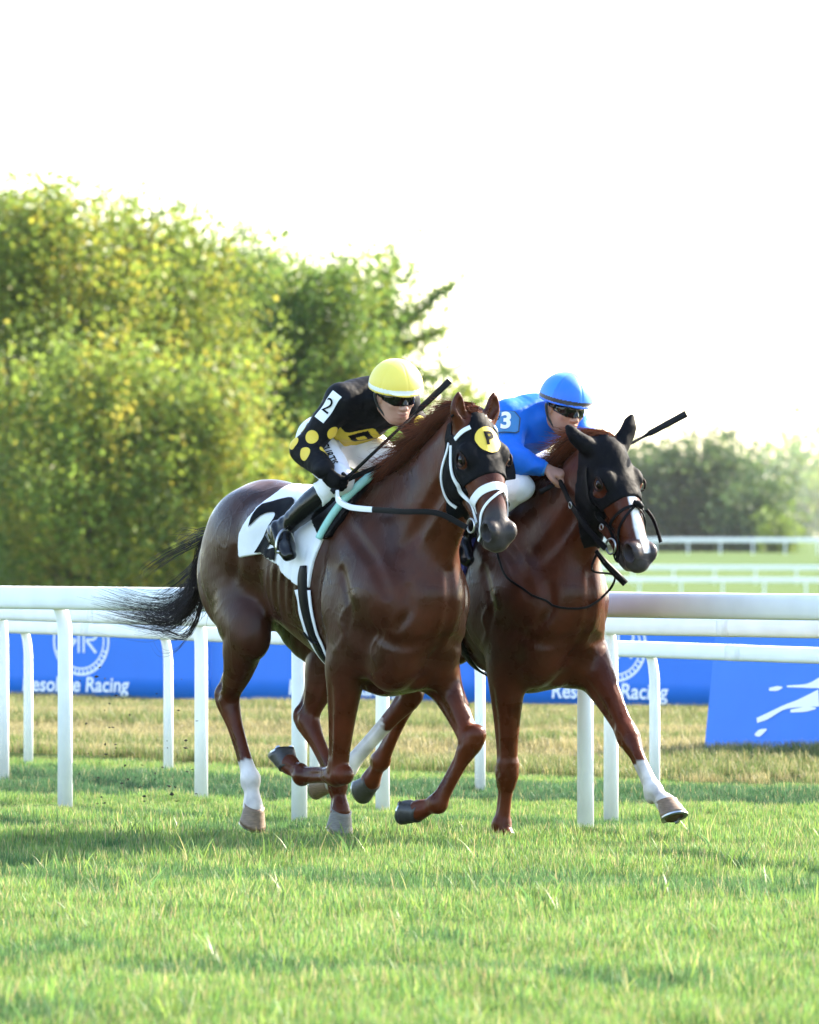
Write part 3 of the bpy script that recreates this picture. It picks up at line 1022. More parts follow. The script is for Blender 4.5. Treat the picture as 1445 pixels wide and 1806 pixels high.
H1, F1, V1, Q1, Hd1, HF1 = make_horse(HS1, 'horse', HORSE1, 'chestnut racehorse with white browband and yellow disc on its hood, one white hind sock',
                                      (hoof_dark, hoof_dark, hoof_tan, hoof_grey))
H2, F2, V2, Q2, Hd2, HF2 = make_horse(HS2, 'horse', HORSE2, 'chestnut racehorse with a white blaze and a white front sock, on the right',
                                      (hoof_dark, hoof_tan, hoof_tan, hoof_dark))
mane(HS1, H1, F1, 5200, 1.0, 11)
mane(HS2, H2, F2, 3000, 1.0, 12)

T0 = (-1.40, 0, 1.36)
tail(H1, [
    ([(-1.30, 0, 1.42), (-1.46, 0, 1.28), (-1.52, .0, 1.12), (-1.74, -.02, 1.00), (-2.06, .03, 1.00), (-2.58, .05, 1.06)], 210, .042),
    ([(-1.30, 0, 1.42), (-1.46, 0, 1.30), (-1.54, .02, 1.15), (-1.72, .02, 1.05), (-2.0, .0, 1.04), (-2.45, .02, 1.12)], 110, .034),
    ([(-1.32, 0, 1.42), (-1.48, .0, 1.35), (-1.60, .05, 1.25), (-1.76, .05, 1.16), (-1.88, .02, 1.10), (-1.92, 0, 1.04)], 34, .022),
    ([(-1.32, 0, 1.42), (-1.5, -.02, 1.36), (-1.68, -.05, 1.30), (-1.88, -.06, 1.22), (-1.90, -.05, 1.19)], 20, .012),
    ([(-1.30, 0, 1.43), (-1.5, 0, 1.40), (-1.7, .04, 1.34), (-1.88, .03, 1.28), (-1.94, .02, 1.22)], 12, .018),
    ([(-1.30, 0, 1.43), (-1.5, .02, 1.40), (-1.75, .06, 1.40), (-1.92, .08, 1.32)], 6, .02),
    ([(-1.36, -.06, 1.12), (-1.44, -.06, .97), (-1.56, -.06, .90), (-1.80, -.05, .95), (-2.0, -.02, 1.05)], 26, .012),
    ([(-1.40, -.04, 1.20), (-1.50, -.05, 1.05), (-1.66, -.05, .97), (-1.95, -.04, .99), (-2.45, 0, 1.04)], 85, .026),
    ([(-1.40, 0, 1.30), (-1.48, 0, 1.05), (-1.62, -.02, .86), (-1.80, -.02, .82), (-1.95, 0, .92)], 4, .010),
    ([(-1.36, 0, 1.38), (-1.44, .0, 1.22), (-1.46, .0, 1.08), (-1.50, .0, 1.00)], 60, .024),
], 5, (.017, .012, .011))
tail(H2, [
    ([(-1.30, 0, 1.42), (-1.48, 0, 1.30), (-1.58, .05, 1.12), (-1.80, .10, .99), (-2.1, .12, 1.0)], 140, .04),
], 6, (.05, .02, .01))


# ------------------------------------------------------------------ tack
def hood(sp, f, frame, root_loc, label, cover_ears, a1, holes, offs=.007):
    P, s, y, n = frame
    sl = f._sl(P - .5, P + .75)
    X, Y, Z = f._xyz(sl)
    px, py, pz = X - np.float32(P[0]), Y - np.float32(P[1]), Z - np.float32(P[2])
    dot = lambda v: px * np.float32(v[0]) + py * np.float32(v[1]) + pz * np.float32(v[2])
    a, bb, c = dot(s), dot(y) / 1.26, dot(n) / 1.2
    back = -(c + .075 + .50 * a) * .9
    low = a - (a1 + np.clip(-c - .02, 0, .2) * .35 + np.clip(np.abs(bb) - .03, 0, .1) * .25)
    reg = np.maximum(back, low)
    reg = np.maximum(reg, (-.035 - a) if not cover_ears else (-.06 - a))
    if cover_ears:
        for sd, tip in ((-1, sp['ear_R']), (1, sp['ear_L'])):
            b0 = P + s * .010 + y * sd * .052 * 1.26 + n * .012
            t = np.array(tip)
            q = np.clip(((X - b0[0]) * t[0] + (Y - b0[1]) * t[1] + (Z - b0[2]) * t[2]) / (t @ t), -.1, 1.1)
            d = np.sqrt((X - b0[0] - q * t[0]) ** 2 + (Y - b0[1] - q * t[1]) ** 2 + (Z - b0[2] - q * t[2]) ** 2) - .062
            reg = np.minimum(reg, d.astype(np.float32))
    else:
        for sd, tip in ((-1, sp['ear_R']), (1, sp['ear_L'])):
            b0 = P + s * .010 + y * sd * .052 * 1.26 + n * .012
            t = np.array(tip)
            q = np.clip(((X - b0[0]) * t[0] + (Y - b0[1]) * t[1] + (Z - b0[2]) * t[2]) / (t @ t), -.1, 1.1)
            d = np.sqrt((X - b0[0] - q * t[0]) ** 2 + (Y - b0[1] - q * t[1]) ** 2 + (Z - b0[2] - q * t[2]) ** 2) - .050
            reg = np.maximum(reg, -d.astype(np.float32))
    for (ha, hb, hc, ra, rb, rc) in holes:
        e = np.sqrt(((a - ha) / ra) ** 2 + ((bb - hb) / rb) ** 2 + ((c - hc) / rc) ** 2)
        reg = np.maximum(reg, (1 - e) * min(ra, rc))
    g = shell(f, offs, reg, sl, thick=.030)
    V, Q = g.mesh(g.D)
    V = relax(V, Q, 2)
    Nn = f.grad(V)
    V = V + Nn * ((.4 - np.abs(vnoise(V * np.array([1, 1, .6]), 42, 21))) * .0075 + .0012 * vnoise(V, 150, 22))[:, None]
    o = fast_mesh('racing_hood', V, Q, black_cloth, None)
    o.location = root_loc; o.rotation_euler = (0, 0, HEAD_ANG)
    tag(o, label, 'hood')
    return o, V, Q


hood1, hV1, hQ1 = hood(HS1, F1, HF1, HORSE1, 'black racing hood with a yellow disc lettered P on the forehead', False, .285,
                       [(.190, -.098, .014, .040, .05, .034), (.200, .105, .014, .055, .06, .045)])
hood2, hV2, hQ2 = hood(HS2, F2, HF2, HORSE2, 'plain black racing hood that covers the ears of the blazed horse', True, .285,
                       [(.200, -.105, .006, .050, .06, .040), (.205, .105, .010, .070, .07, .055)])
hb1 = bvh_of(hV1, hQ1)
P_, s_, y_, n_ = HF1
up_f = -s_ * .98 + n_ * .05
me = disc_mesh(.066, 40)
wrap_obj('emblem_disc', wrap_text(me, Hd1(.120, .004, .10), y_, up_f, hb1, .15, .0045, .012), yellow_print, hood1)
me = text_mesh('P', .092, bold=.0035)
wrap_obj('emblem_letter', wrap_text(me, Hd1(.118, .004, .10), y_, up_f, hb1, .15, .0085, .010), black_print, hood1)
# blinker cup standing out at the left eye
cup = MB()
rows = []
for t in np.linspace(0, 1, 9):
    w = (t - .5) * 2.2
    p = Hd1(.125 + .145 * t, .098 + .004 * math.cos(w), -.005 - .012 * math.cos(w))
    q = Hd1(.130 + .140 * t, .098 + .042 * math.cos(w * .55), .0)
    rows.append((p, q))
for p, q in rows:
    cup.v += [tuple(p), tuple(q), tuple(q - n_ * .010), tuple(p - n_ * .010)]
for i in range(len(rows) - 1):
    for k in range(4):
        k2 = (k + 1) % 4
        cup.f.append((i * 4 + k, i * 4 + k2, (i + 1) * 4 + k2, (i + 1) * 4 + k))
cup.f += [(3, 2, 1, 0), tuple((len(rows) - 1) * 4 + k for k in range(4))]
cup.build('blinker_cup', black_leather, hood1, False)


class Tack:
    def __init__(self, name, loc, label, cat):
        self.root = empty(name, loc, HEAD_ANG)
        tag(self.root, label, cat)

    def strap(self, name, f, ctrl, w, th, m, off=.008, n=8, project=True, label=None):
        V, Fc = ribbon(f, ctrl, w, th, off, n, project)
        o = mesh_obj(name, V, Fc, m, self.root, True)
        o.data.set_sharp_from_angle(angle=math.radians(40))
        return o

    def ring(self, name, c, axis, R, r, m):
        c, axis = Vector(c), Vector(axis).normalized()
        u = axis.orthogonal().normalized(); v = axis.cross(u)
        b_ = MB()
        seg, ss = 24, 8
        for i in range(seg):
            w = 2 * math.pi * i / seg
            d = u * math.cos(w) + v * math.sin(w)
            for k in range(ss):
                z = 2 * math.pi * k / ss
                b_.v.append(tuple(c + d * (R + r * math.cos(z)) + axis * r * math.sin(z)))
        for i in range(seg):
            for k in range(ss):
                i2, k2 = (i + 1) % seg, (k + 1) % ss
                b_.f.append((i * ss + k, i2 * ss + k, i2 * ss + k2, i * ss + k2))
        return b_.build(name, m, self.root)


br1 = Tack('bridle', HORSE1, 'white strap bridle with a broad white noseband and black rein grips', 'bridle')
for sd in (-1, 1):
    br1.strap('browband', F1, [Hd1(.075, sd * .080, .0), Hd1(.055, sd * .074, .035), Hd1(.045, sd * .052, .066)], .022, .004, white_strap, .011)
    br1.strap('cheekpiece', F1, [Hd1(.085, sd * .084, -.03), Hd1(.16, sd * .09, -.055), Hd1(.27, sd * .075, -.075), Hd1(.38, sd * .062, -.066), Hd1(.465, sd * .058, -.060)], .019, .004, white_strap, .013)
    br1.strap('throatlatch', F1, [Hd1(.065, sd * .080, -.045), Hd1(.12, sd * .086, -.10), Hd1(.19, sd * .085, -.155), Hd1(.27, sd * .070, -.185), Hd1(.31, sd * .03, -.185)], .015, .004, white_strap, .012)
    br1.ring('bit_ring', Hd1(.478, sd * .072, -.060), y_, .032, .0045, steel_m)
    br1.strap('chin_strap', F1, [Hd1(.478, sd * .066, -.075), Hd1(.50, sd * .05, -.105), Hd1(.515, 0, -.125)], .016, .004, black_leather, .006)
br1.strap('noseband', F1, [Hd1(.42, -.062, -.055), Hd1(.385, -.066, -.025), Hd1(.355, -.05, .03), Hd1(.345, 0, .066), Hd1(.355, .05, .03), Hd1(.385, .066, -.025), Hd1(.42, .062, -.055)], .040, .003, white_strap, .005)
br1.strap('drop_strap', F1, [Hd1(.366, .025, .06), Hd1(.385, -.005, .060), Hd1(.42, -.042, .035), Hd1(.47, -.066, -.01), Hd1(.52, -.066, -.045), Hd1(.545, -.05, -.085)], .012, .004, white_strap, .006)
br1.strap('drop_strap', F1, [Hd1(.366, .030, .06), Hd1(.40, .050, .040), Hd1(.43, .058, .02), Hd1(.47, .066, -.01), Hd1(.52, .066, -.045), Hd1(.545, .05, -.085)], .012, .004, white_strap, .006)

br2 = Tack('bridle', HORSE2, 'thin black leather bridle with buckles on the blazed horse', 'bridle')
P2_, s2_, y2_, n2_ = HF2
for sd in (-1, 1):
    br2.strap('cheekpiece', F2, [Hd2(.07, sd * .084, -.02), Hd2(.16, sd * .09, -.050), Hd2(.27, sd * .075, -.068), Hd2(.38, sd * .062, -.066), Hd2(.455, sd * .058, -.060)], .020, .005, black_leather, .014)
    br2.ring('bit_ring', Hd2(.470, sd * .074, -.058), y2_, .036, .005, steel_m)
    br2.ring('buckle', Hd2(.36, sd * .080, -.066), y2_, .013, .003, steel_m)
    br2.strap('chin_strap', F2, [Hd2(.47, sd * .066, -.075), Hd2(.50, sd * .05, -.11), Hd2(.515, 0, -.13)], .018, .005, black_leather, .006)
    br2.strap('nose_strap', F2, [Hd2(.335, 0, .066), Hd2(.37, sd * .035, .045), Hd2(.42, sd * .058, .0), Hd2(.475, sd * .066, -.045), Hd2(.53, sd * .050, -.095)], .012, .005, black_leather, .006)
br2.strap('noseband', F2, [Hd2(.40, -.066, -.05), Hd2(.365, -.066, -.01), Hd2(.34, -.04, .045), Hd2(.335, 0, .066), Hd2(.34, .04, .045), Hd2(.365, .066, -.01), Hd2(.40, .066, -.05)], .014, .005, black_leather, .006)
cr = MB(); cr.tube([Hd2(.322, -.012, .078), Hd2(.338, .006, .085), Hd2(.352, .022, .080)], [.012, .018, .012], seg=8)
cr.build('nose_crosspiece', black_leather, br2.root)
br2.strap('loose_strap_end', F2, [Hd2(.345, .06, .055), Hd2(.39, .085, .045), Hd2(.45, .10, .03), Hd2(.50, .105, .02)], .020, .005, black_leather, .0, project=False)


def free_strap(parent, name, pts, w, th, m, n=8, f=None):
    C = catmull(np.asarray(pts, float), n)
    if f is not None:
        sdv = f.sample(C); bad = sdv < .014
        if bad.any():
            C2 = f.project(C, .016, 5); C = np.where(bad[:, None], C2, C)
        C[1:-1] = .5 * C[1:-1] + .25 * (C[:-2] + C[2:])
    V, Fc = [], []
    T = np.gradient(C, axis=0); T /= np.linalg.norm(T, axis=1)[:, None]
    N = np.cross(T, np.array([0.05, 0, 1.0])); N /= np.linalg.norm(N, axis=1)[:, None]
    B = np.cross(T, N)
    prof = ((-w / 2, -th / 2), (-w / 2, th / 2), (0, th * .7), (w / 2, th / 2), (w / 2, -th / 2), (0, -th * .7))
    for c, nn, bb in zip(C, N, B):
        for pb, pn in prof: V.append(c + bb * pb + nn * pn)
    m_ = len(prof)
    for i in range(len(C) - 1):
        for k in range(m_):
            k2 = (k + 1) % m_
            Fc.append((i * m_ + k, i * m_ + k2, (i + 1) * m_ + k2, (i + 1) * m_ + k))
    Fc.append(tuple(range(m_))[::-1]); Fc.append(tuple((len(C) - 1) * m_ + k for k in range(m_)))
    o = mesh_obj(name, V, Fc, m, parent)
    o.data.set_sharp_from_angle(angle=math.radians(40))
    return o


bitR1 = Hd1(.478, -.082, -.075)
bitL1 = Hd1(.478, .082, -.075)
free_strap(br1.root, 'rein', [bitR1, (.795, -.20, 1.495), (.60, -.255, 1.502), (.375, -.27, 1.512)], .026, .010, black_leather, f=F1)
free_strap(br1.root, 'rein_grip', [(.375, -.27, 1.512), (.27, -.277, 1.518), (.19, -.28, 1.527), (.115, -.285, 1.555), (.095, -.28, 1.60)], .026, .012, white_strap, f=F1)
free_strap(br1.root, 'rein', [bitL1, (.55, .25, 1.55), (.35, .22, 1.62), (.20, .13, 1.72)], .022, .008, black_leather, f=F1)
free_strap(br1.root, 'rein_grip', [(.09, -.24, 1.645), (.14, -.12, 1.70), (.20, .0, 1.745), (.24, .12, 1.72)], .022, .010, black_leather, f=F1)
bitR2 = Hd2(.470, -.088, -.075)
bitL2 = Hd2(.470, .084, -.075)
free_strap(br2.root, 'rein', [bitR2, lerp(bitR2, (.50, -.085, 1.66), .33) + np.array((0, -.035, .0)), lerp(bitR2, (.50, -.085, 1.66), .7) + np.array((0, -.04, .005)), (.50, -.085, 1.66)], .026, .010, black_leather, f=F2)
free_strap(br2.root, 'rein', [bitL2, lerp(bitL2, (.48, .12, 1.66), .5) + np.array((0, .06, 0)), (.48, .12, 1.66)], .026, .010, black_leather, f=F2)
br2.ring('buckle', lerp(bitR2, (.50, -.085, 1.66), .62) + np.array((0, -.048, .0)), (0.2, 1, .1), .015, .003, steel_m)
rp = MB().tube([Hd2(.40, -.03, -.20), Hd2(.46, .01, -.215), Hd2(.52, .05, -.22), Hd2(.565, .075, -.22)], [.010, .016, .018, .017], seg=8)
rp.build('hanging_strap', black_leather, br2.root)
free_strap(br2.root, 'neck_strap', [Hd2(.40, -.02, -.20), Hd2(.46, -.02, -.27), (.70, .08, 1.20), (.62, .06, 1.10), (.50, -.08, 1.06), (.36, -.22, 1.14), (.22, -.26, 1.30), (.16, -.2, 1.46), (.20, -.12, 1.55)], .010, .006, black_leather, n=8, f=F2)


def cloth(f, loc, poly, name, label, material, off=.014):
    sl = f._sl((-.95, -.45, .9), (.25, .45, 1.9))
    X, Y, Z = f._xyz(sl)
    reg = poly_dist(X + 0 * Z, Z + 0 * X, poly) + 0 * Y
    g = shell(f, off, reg.astype(np.float32), sl, thick=.026)
    V, Q = g.mesh(g.D)
    V = relax(V, Q, 2)
    V = V + f.grad(V) * ((.4 - np.abs(vnoise(V * np.array([1, .4, .45]), 22, 31))) * .010 + .002 * vnoise(V, 60, 32))[:, None]
    o = fast_mesh(name, V, Q, material, None)
    o.location = loc; o.rotation_euler = (0, 0, HEAD_ANG)
    tag(o, label, 'saddle cloth')
    return o, V, Q


poly1 = [(-.62, 1.80), (-.66, 1.50), (-.755, 1.40), (-.765, 1.285), (-.60, 1.305), (-.40, 1.245), (-.385, 1.215), (-.262, 1.155), (-.165, 1.145), (-.135, 1.27), (-.07, 1.45), (.06, 1.80)]
cl1, cV1, cQ1 = cloth(F1, HORSE1, poly1, 'saddle_cloth', 'white saddle cloth with a large black number under the yellow capped jockey', white_cloth)
cb1 = bvh_of(cV1, cQ1)
me = text_mesh('2', .47, bold=.022)
wrap_obj('cloth_number', wrap_text(me, (-.545, -.45, 1.45), (.97, 0, .10), (.16, .25, .95), cb1, .4, .008, .014), black_print, cl1)
me = text_mesh('2', .47, bold=.022)
wrap_obj('cloth_number', wrap_text(me, (-.545, .45, 1.45), (-.97, 0, -.10), (.16, -.25, .95), cb1, .4, .008, .014), black_print, cl1)
poly2 = [(-.62, 1.80), (-.70, 1.40), (-.70, 1.22), (-.40, 1.16), (-.165, 1.06), (-.10, 1.10), (.03, 1.45), (.10, 1.80)]
cl2, _, _ = cloth(F2, HORSE2, poly2, 'saddle_cloth', 'dark blue saddle cloth under the blue jockey', blue_cloth)


def saddle(f, loc, label, rim_m, x1):
    root = empty('racing_saddle', loc, HEAD_ANG)
    tag(root, label, 'saddle')
    sl = f._sl((-.6, -.45, 1.0), (.3, .45, 1.95))
    X, Y, Z = f._xyz(sl)
    poly = [(x1 - .42, 1.90), (x1 - .40, 1.57), (x1 - .26, 1.46), (x1 - .15, 1.375), (x1 - .08, 1.385), (x1 - .005, 1.52), (x1 + .075, 1.90)]
    reg = poly_dist(X + 0 * Z, Z + 0 * X, poly) + 0 * Y
    g = shell(f, .030, reg.astype(np.float32), sl, thick=.04)
    V, Q = g.mesh(g.D); V = relax(V, Q, 3)
    fast_mesh('seat', V, Q, black_leather, root)
    pts = [(x1 - .135, -.29, 1.385), (x1 - .105, -.275, 1.46), (x1 - .05, -.225, 1.56), (x1 + .01, -.13, 1.635), (x1 + .035, 0, 1.67), (x1 + .01, .13, 1.635), (x1 - .05, .225, 1.56), (x1 - .105, .275, 1.46), (x1 - .135, .29, 1.385)]
    C = f.project(catmull(pts, 8), .042)
    b_ = MB(); b_.tube(C, [.017 + .004 * math.sin(math.pi * i / (len(C) - 1)) for i in range(len(C))], seg=10)
    b_.build('pommel_pad', rim_m, root)
    return root


sd1 = saddle(F1, HORSE1, 'small black racing saddle edged with pale mint green padding', mint_foam, .055)
sd2 = saddle(F2, HORSE2, 'small black racing saddle edged with yellowish tan padding', tan_foam, .11)


def girth(f, root, x0, edges):
    path = []
    for t in np.linspace(-1, 1, 13):
        w = t * math.radians(118)
        path.append((x0, .30 * math.sin(w), 1.08 - .36 * math.cos(w)))
    def band(name, dx, w, m, off, crop=0):
        p = [(a + dx, b_, c) for a, b_, c in path]
        if crop: p = p[crop:-crop]
        V, Fc = ribbon(f, p, w, .006, off, 6)
        mesh_obj(name, V, Fc, m, root)
    band('girth', 0, .078, black_leather, .012)
    if edges:
        band('girth_edging', -.052, .030, white_strap, .010, 1)
        band('girth_edging', .047, .018, white_strap, .010, 1)
        b_ = ribbon(f, [(x0 - .06, -.235, .93), (x0 - .02, -.215, .885), (x0 + .03, -.215, .88)], .012, .006, .018, 6)
        mesh_obj('girth_keeper', *b_, black_leather, root)


girth(F1, sd1, -.205, True)
girth(F2, sd2, -.185, False)


def stirrup(root, x, y, z, top):
    b_ = MB()
    pts = [(x - .01, y + .052 * math.cos(t), z + .085 * math.sin(t)) for t in np.linspace(-.25, math.pi + .25, 14)]
    b_.tube(pts, .006, seg=8); b_.build('stirrup_iron', steel_m, root)
    MB().tube([(x - .01, y - .052, z - .02), (x - .01, y + .052, z - .02)], .009, seg=8).build('stirrup_tread', steel_m, root)
    MB().tube([(x - .01, y, z + .085), top], .010, seg=6, lat=(1, 0, 0), flat=.35).build('stirrup_leather', black_leather, root)


for sg in (-1, 1):
    stirrup(sd1, -.245, sg * .335, 1.335, (-.15, sg * .235, 1.56))
    stirrup(sd2, .045, sg * .33, 1.30, (.0, sg * .235, 1.52))


# ------------------------------------------------------------------ jockeys
skin_m = mat('skin', (.42, .21, .145), rough=.5, attr=True, bump=.15, bump_scale=150, bump_dist=.001)
silk_m = mat('silks', (.1, .1, .1), rough=.6, spec=.08, attr=True, bump=.55, bump_scale=22, bump_dist=.010)
silk_blue = mat('blue_silks', (.1, .1, .1), rough=.55, spec=.2, attr=True, bump=.5, bump_scale=20, bump_dist=.010)
breech_m = mat('white_breeches', (.76, .76, .79), rough=.6, bump=.55, bump_scale=22, bump_dist=.010)
boot_m = mat('black_boot', (.005, .005, .006), rough=.22, spec=.35, bump=.35, bump_scale=16, bump_dist=.010)
cap_m = mat('cap_silk', (.5, .5, .5), rough=.5, attr=True, sheen=.15, bump=.15, bump_scale=30, bump_dist=.004)
lens_m = mat('goggle_lens', (.005, .005, .006), rough=.10, spec=.3)
glove_m = mat('black_glove', (.006, .006, .007), rough=.7, spec=.06, bump=.4, bump_scale=90)
rubber_m = mat('whip_rubber', (.008, .0075, .0075), rough=.6, spec=.15, bump=.5, bump_scale=160, bump_dist=.002)
card_blue = mat('number_card', (.03, .18, .42), rough=.55)
card_edge = mat('number_card_edge', (.02, .05, .10), rough=.55)
white_print = mat('white_print', (.80, .80, .80), rough=.5)
wrist_blue = mat('blue_wristband', (.03, .22, .62), rough=.7)


def unit(v):
    v = np.asarray(v, float)
    return v / np.linalg.norm(v)


def hand_into(f, W, d, pn, k=.012, thumb=1):
    """a closed hand: palm and five bent fingers; W wrist, d towards the knuckles, pn out of the palm"""
    d = unit(d); pn = np.asarray(pn, float); pn = unit(pn - d * (pn @ d))
    sd = np.cross(d, pn)
    f.tube([(*W, .027, .022), (*(W + d * .035), .036, .020), (*(W + d * .085), .042, .017)], k=k, lat=sd)
    tips = []
    for i in range(4):
        ln = (.92, 1.0, .95, .78)[i]
        K = W + d * (.088 - .004 * abs(i - 1.2)) + sd * (1.5 - i) * .0205 * thumb
        a = K + (d * .55 + pn * .75) * .040 * ln
        b = a + (-d * .35 + pn * .85) * .028 * ln
        c = b + (-d * .95 + pn * .05) * .026 * ln
        f.tube([(*(K - d * .01), .0115), (*a, .0105), (*b, .0098), (*c, .0085)], k=.005, n=3, lat=sd)
        tips.append(c)
    t0 = W + d * .025 + sd * .030 * thumb
    t1 = t0 + (d * .75 + sd * thumb * .45 + pn * .45) * .040
    t2 = t1 + (d * .75 - sd * thumb * .25 + pn * .6) * .032
    t3 = t2 + (d * .6 - sd * thumb * .75 + pn * .3) * .026
    f.tube([(*t0, .017), (*t1, .0135), (*t2, .0118), (*t3, .0090)], k=.008, n=3, lat=sd)


def head_into(f, Hc, fd, up, lat, face_only=False):
    """a man's head: skull, brow, nose, cheeks, lips, chin, jaw, ears; Hc = middle of the skull"""
    A = lambda a, b, c: Hc + fd * a + lat * b + up * c
    R = (fd, lat, up)
    f.ell(A(-.012, 0, .025), (.100, .077, .095), k=.02, rot=R)
    f.ell(A(.022, 0, -.045), (.072, .062, .085), k=.03, rot=R)
    f.ell(A(.045, 0, -.098), (.036, .034, .028), k=.03, rot=R)                       # chin
    for s in (-1, 1):
        f.tube([(*A(-.02, s * .062, -.04), .014, .018), (*A(.0, s * .056, -.078), .014, .016), (*A(.035, s * .030, -.104), .014, .014)], k=.03, lat=lat)   # jaw
        f.ell(A(.062, s * .042, -.022), (.020, .022, .018), k=.02, rot=R)          # cheekbone
        f.ell(A(.083, s * .031, .010), (.014, .020, .011), k=.01, rot=R, sub=True)   # eye socket
        f.ell(A(.074, s * .031, .009), (.013, .013, .012), k=.004, rot=R)            # eye
        f.ell(A(.066, s * .034, .030), (.018, .028, .010), k=.015, rot=R)            # brow
        f.ell(A(-.010, s * .080, -.010), (.020, .010, .032), k=.008, rot=R)          # ear
        f.ell(A(-.002, s * .089, -.008), (.010, .006, .018), k=.005, rot=R, sub=True)
        f.ell(A(.098, s * .012, -.036), (.012, .010, .009), k=.008, rot=R)           # nostril wing
    f.tube([(*A(.083, 0, .018), .010, .009), (*A(.097, 0, -.008), .011, .011), (*A(.108, 0, -.030), .012, .012)], k=.012, lat=lat)   # nose
    f.ell(A(.090, 0, -.062), (.010, .024, .007), k=.008, rot=R)                      # upper lip
    f.ell(A(.086, 0, -.077), (.011, .022, .008), k=.008, rot=R)                      # lower lip
    f.tube([(*A(.102, -.020, -.0695), .002, .002), (*A(.106, 0, -.069), .003, .003), (*A(.102, .020, -.0695), .002, .002)], k=.004, lat=lat, sub=True)


def jockey(J, loc, label, S):
    """J joints in the horse's own frame; S style"""
    root = empty('person', loc, HEAD_ANG)
    tag(root, label, 'person', 'jockeys in the race')
    lo = np.array([-.72, -.48, 1.12]) + np.array(J['shift']); hi = np.array([.62, .48, 2.32]) + np.array(J['shift'])
    v = lambda k: np.array(J[k], float)
    Hc = v('head'); yaw, pit = math.radians(J['face_yaw']), math.radians(J['face_pitch'])
    fd = np.array([math.cos(pit) * math.cos(yaw), math.cos(pit) * math.sin(yaw), -math.sin(pit)])
    lat = np.array([-math.sin(yaw), math.cos(yaw), 0.0])
    up = np.cross(fd, lat)
    rl = math.radians(J.get('roll', 0))
    lat, up = lat * math.cos(rl) + up * math.sin(rl), up * math.cos(rl) - lat * math.sin(rl)
    A = lambda a, b, c: Hc + fd * a + lat * b + up * c

    def torso(f, g, k=.06):
        pv, ch = v('pelvis'), v('chest')
        f.tube([(*pv, .120 + g, .100 + g), (*lerp(pv, ch, .35), .125 + g, .098 + g), (*lerp(pv, ch, .75), .155 + g, .112 + g), (*ch, .165 + g, .110 + g), (*lerp(ch, v('neck'), .5), .12 + g, .08 + g)], k=k)
        f.tube([(*v('RS'), .07 + g, .07 + g), (*lerp(v('RS'), v('LS'), .5), .085 + g, .09 + g), (*v('LS'), .07 + g, .07 + g)], k=.06, lat=(1, 0, 0))

    def arm(f, s, g, upto=1.0, gw=0.0):
        a, b, c = v(s + 'S'), v(s + 'E'), v(s + 'W')
        f.tube([(*a, .060 + g), (*lerp(a, b, .45), .049 + g), (*b, .043 + g + gw)], k=.04, n=4)
        e = lerp(b, c, upto)
        f.tube([(*b, .043 + g + gw), (*lerp(b, e, .35), .043 + g + gw), (*e, .030 + g)], k=.03, n=4)

    def leg(f, s, g, lo_=False):
        h, k_, an = v(s + 'H'), v(s + 'K'), v(s + 'A')
        f.tube([(*h, .088 + g, .094 + g), (*lerp(h, k_, .4), .077 + g, .086 + g), (*lerp(h, k_, .85), .060 + g, .064 + g), (*k_, .057 + g, .060 + g)], k=.05, n=4)
        e = an if lo_ else lerp(k_, an, .28)
        f.tube([(*k_, .056 + g), (*lerp(k_, e, .35), .054 + g), (*e, (.036 if lo_ else .050) + g)], k=.03, n=4)

    # body: one continuous figure
    f = Field(lo, hi, .0048)
    torso(f, -.006)
    for s in 'RL':
        arm(f, s, -.004); leg(f, s, -.006, True)
        an, t = v(s + 'A'), v(s + 'T')
        f.tube([(*an, .032), (*lerp(an, t, .5), .024), (*lerp(an, t, .8), .018)], k=.02)
        hand_into(f, v(s + 'W'), J[s + 'hand'][0], J[s + 'hand'][1], thumb=J[s + 'hand'][2])
    f.tube([(*v('neck'), .058), (*A(-.02, 0, -.05), .055)], k=.04)
    head_into(f, Hc, fd, up, lat)
    V, Q = f.mesh(); V = relax(V, Q, 1)
    c = np.tile(np.array(S['skin']), (len(V), 1)) * (1 + .10 * vnoise(V, 30, 4))[:, None]
    h = V - Hc
    a, b_, cc = h @ fd, h @ lat, h @ up
    lips = np.clip(1.3 - np.sqrt(((a - .098) / .016) ** 2 + (b_ / .024) ** 2 + ((cc + .070) / .013) ** 2), 0, 1)[:, None]
    c = c * (1 - .5 * lips) + np.array((.36, .10, .085)) * .5 * lips
    hair = (np.clip((-.005 - a) / .012, 0, 1) * np.clip((cc + .045) / .02, 0, 1) * (np.linalg.norm(h, axis=1) < .16))[:, None]
    ear = (np.abs(b_) > .076)[:, None]
    hair = np.where(ear, 0, hair)
    c = c * (1 - hair) + np.array((.035, .022, .015)) * hair
    if S.get('stubble'):
        st = (np.clip((-.045 - cc) / .03, 0, 1) * (np.linalg.norm(h, axis=1) < .16) * (a > -.03))[:, None] * .35
        c = c * (1 - st) + np.array((.10, .07, .06)) * st
    fast_mesh('body', V, Q, skin_m, root, True, np.clip(c, 0, 1))

    # silks
    j = Field(lo, hi, .005)
    torso(j, .010)
    for s in 'RL': arm(j, s, .012, .93 if S['long'] else .80, .008)
    j.ell(v('neck') - np.array([0.01, 0, 0.0]), (.075, .075, .05), k=.04)
    pv, ch = v('pelvis'), v('chest')
    ax = unit(ch - pv)
    X, Y, Z = j._xyz((slice(None),) * 3)
    cut = -((X - pv[0]) * ax[0] + (Y - pv[1]) * ax[1] + (Z - pv[2]) * ax[2] - .10)
    j.D = np.maximum(j.D, cut.astype(np.float32))
    V, Q = j.mesh(); V = relax(V, Q, 2)
    N = j.grad(V)
    q_ = V @ np.array(S['fold']).T
    fold = (.5 - np.abs(vnoise(q_, 20, 41))) * .022 + (.5 - np.abs(vnoise(q_[:, [1, 2, 0]], 40, 43))) * .012 + vnoise(V, 60, 42) * .002
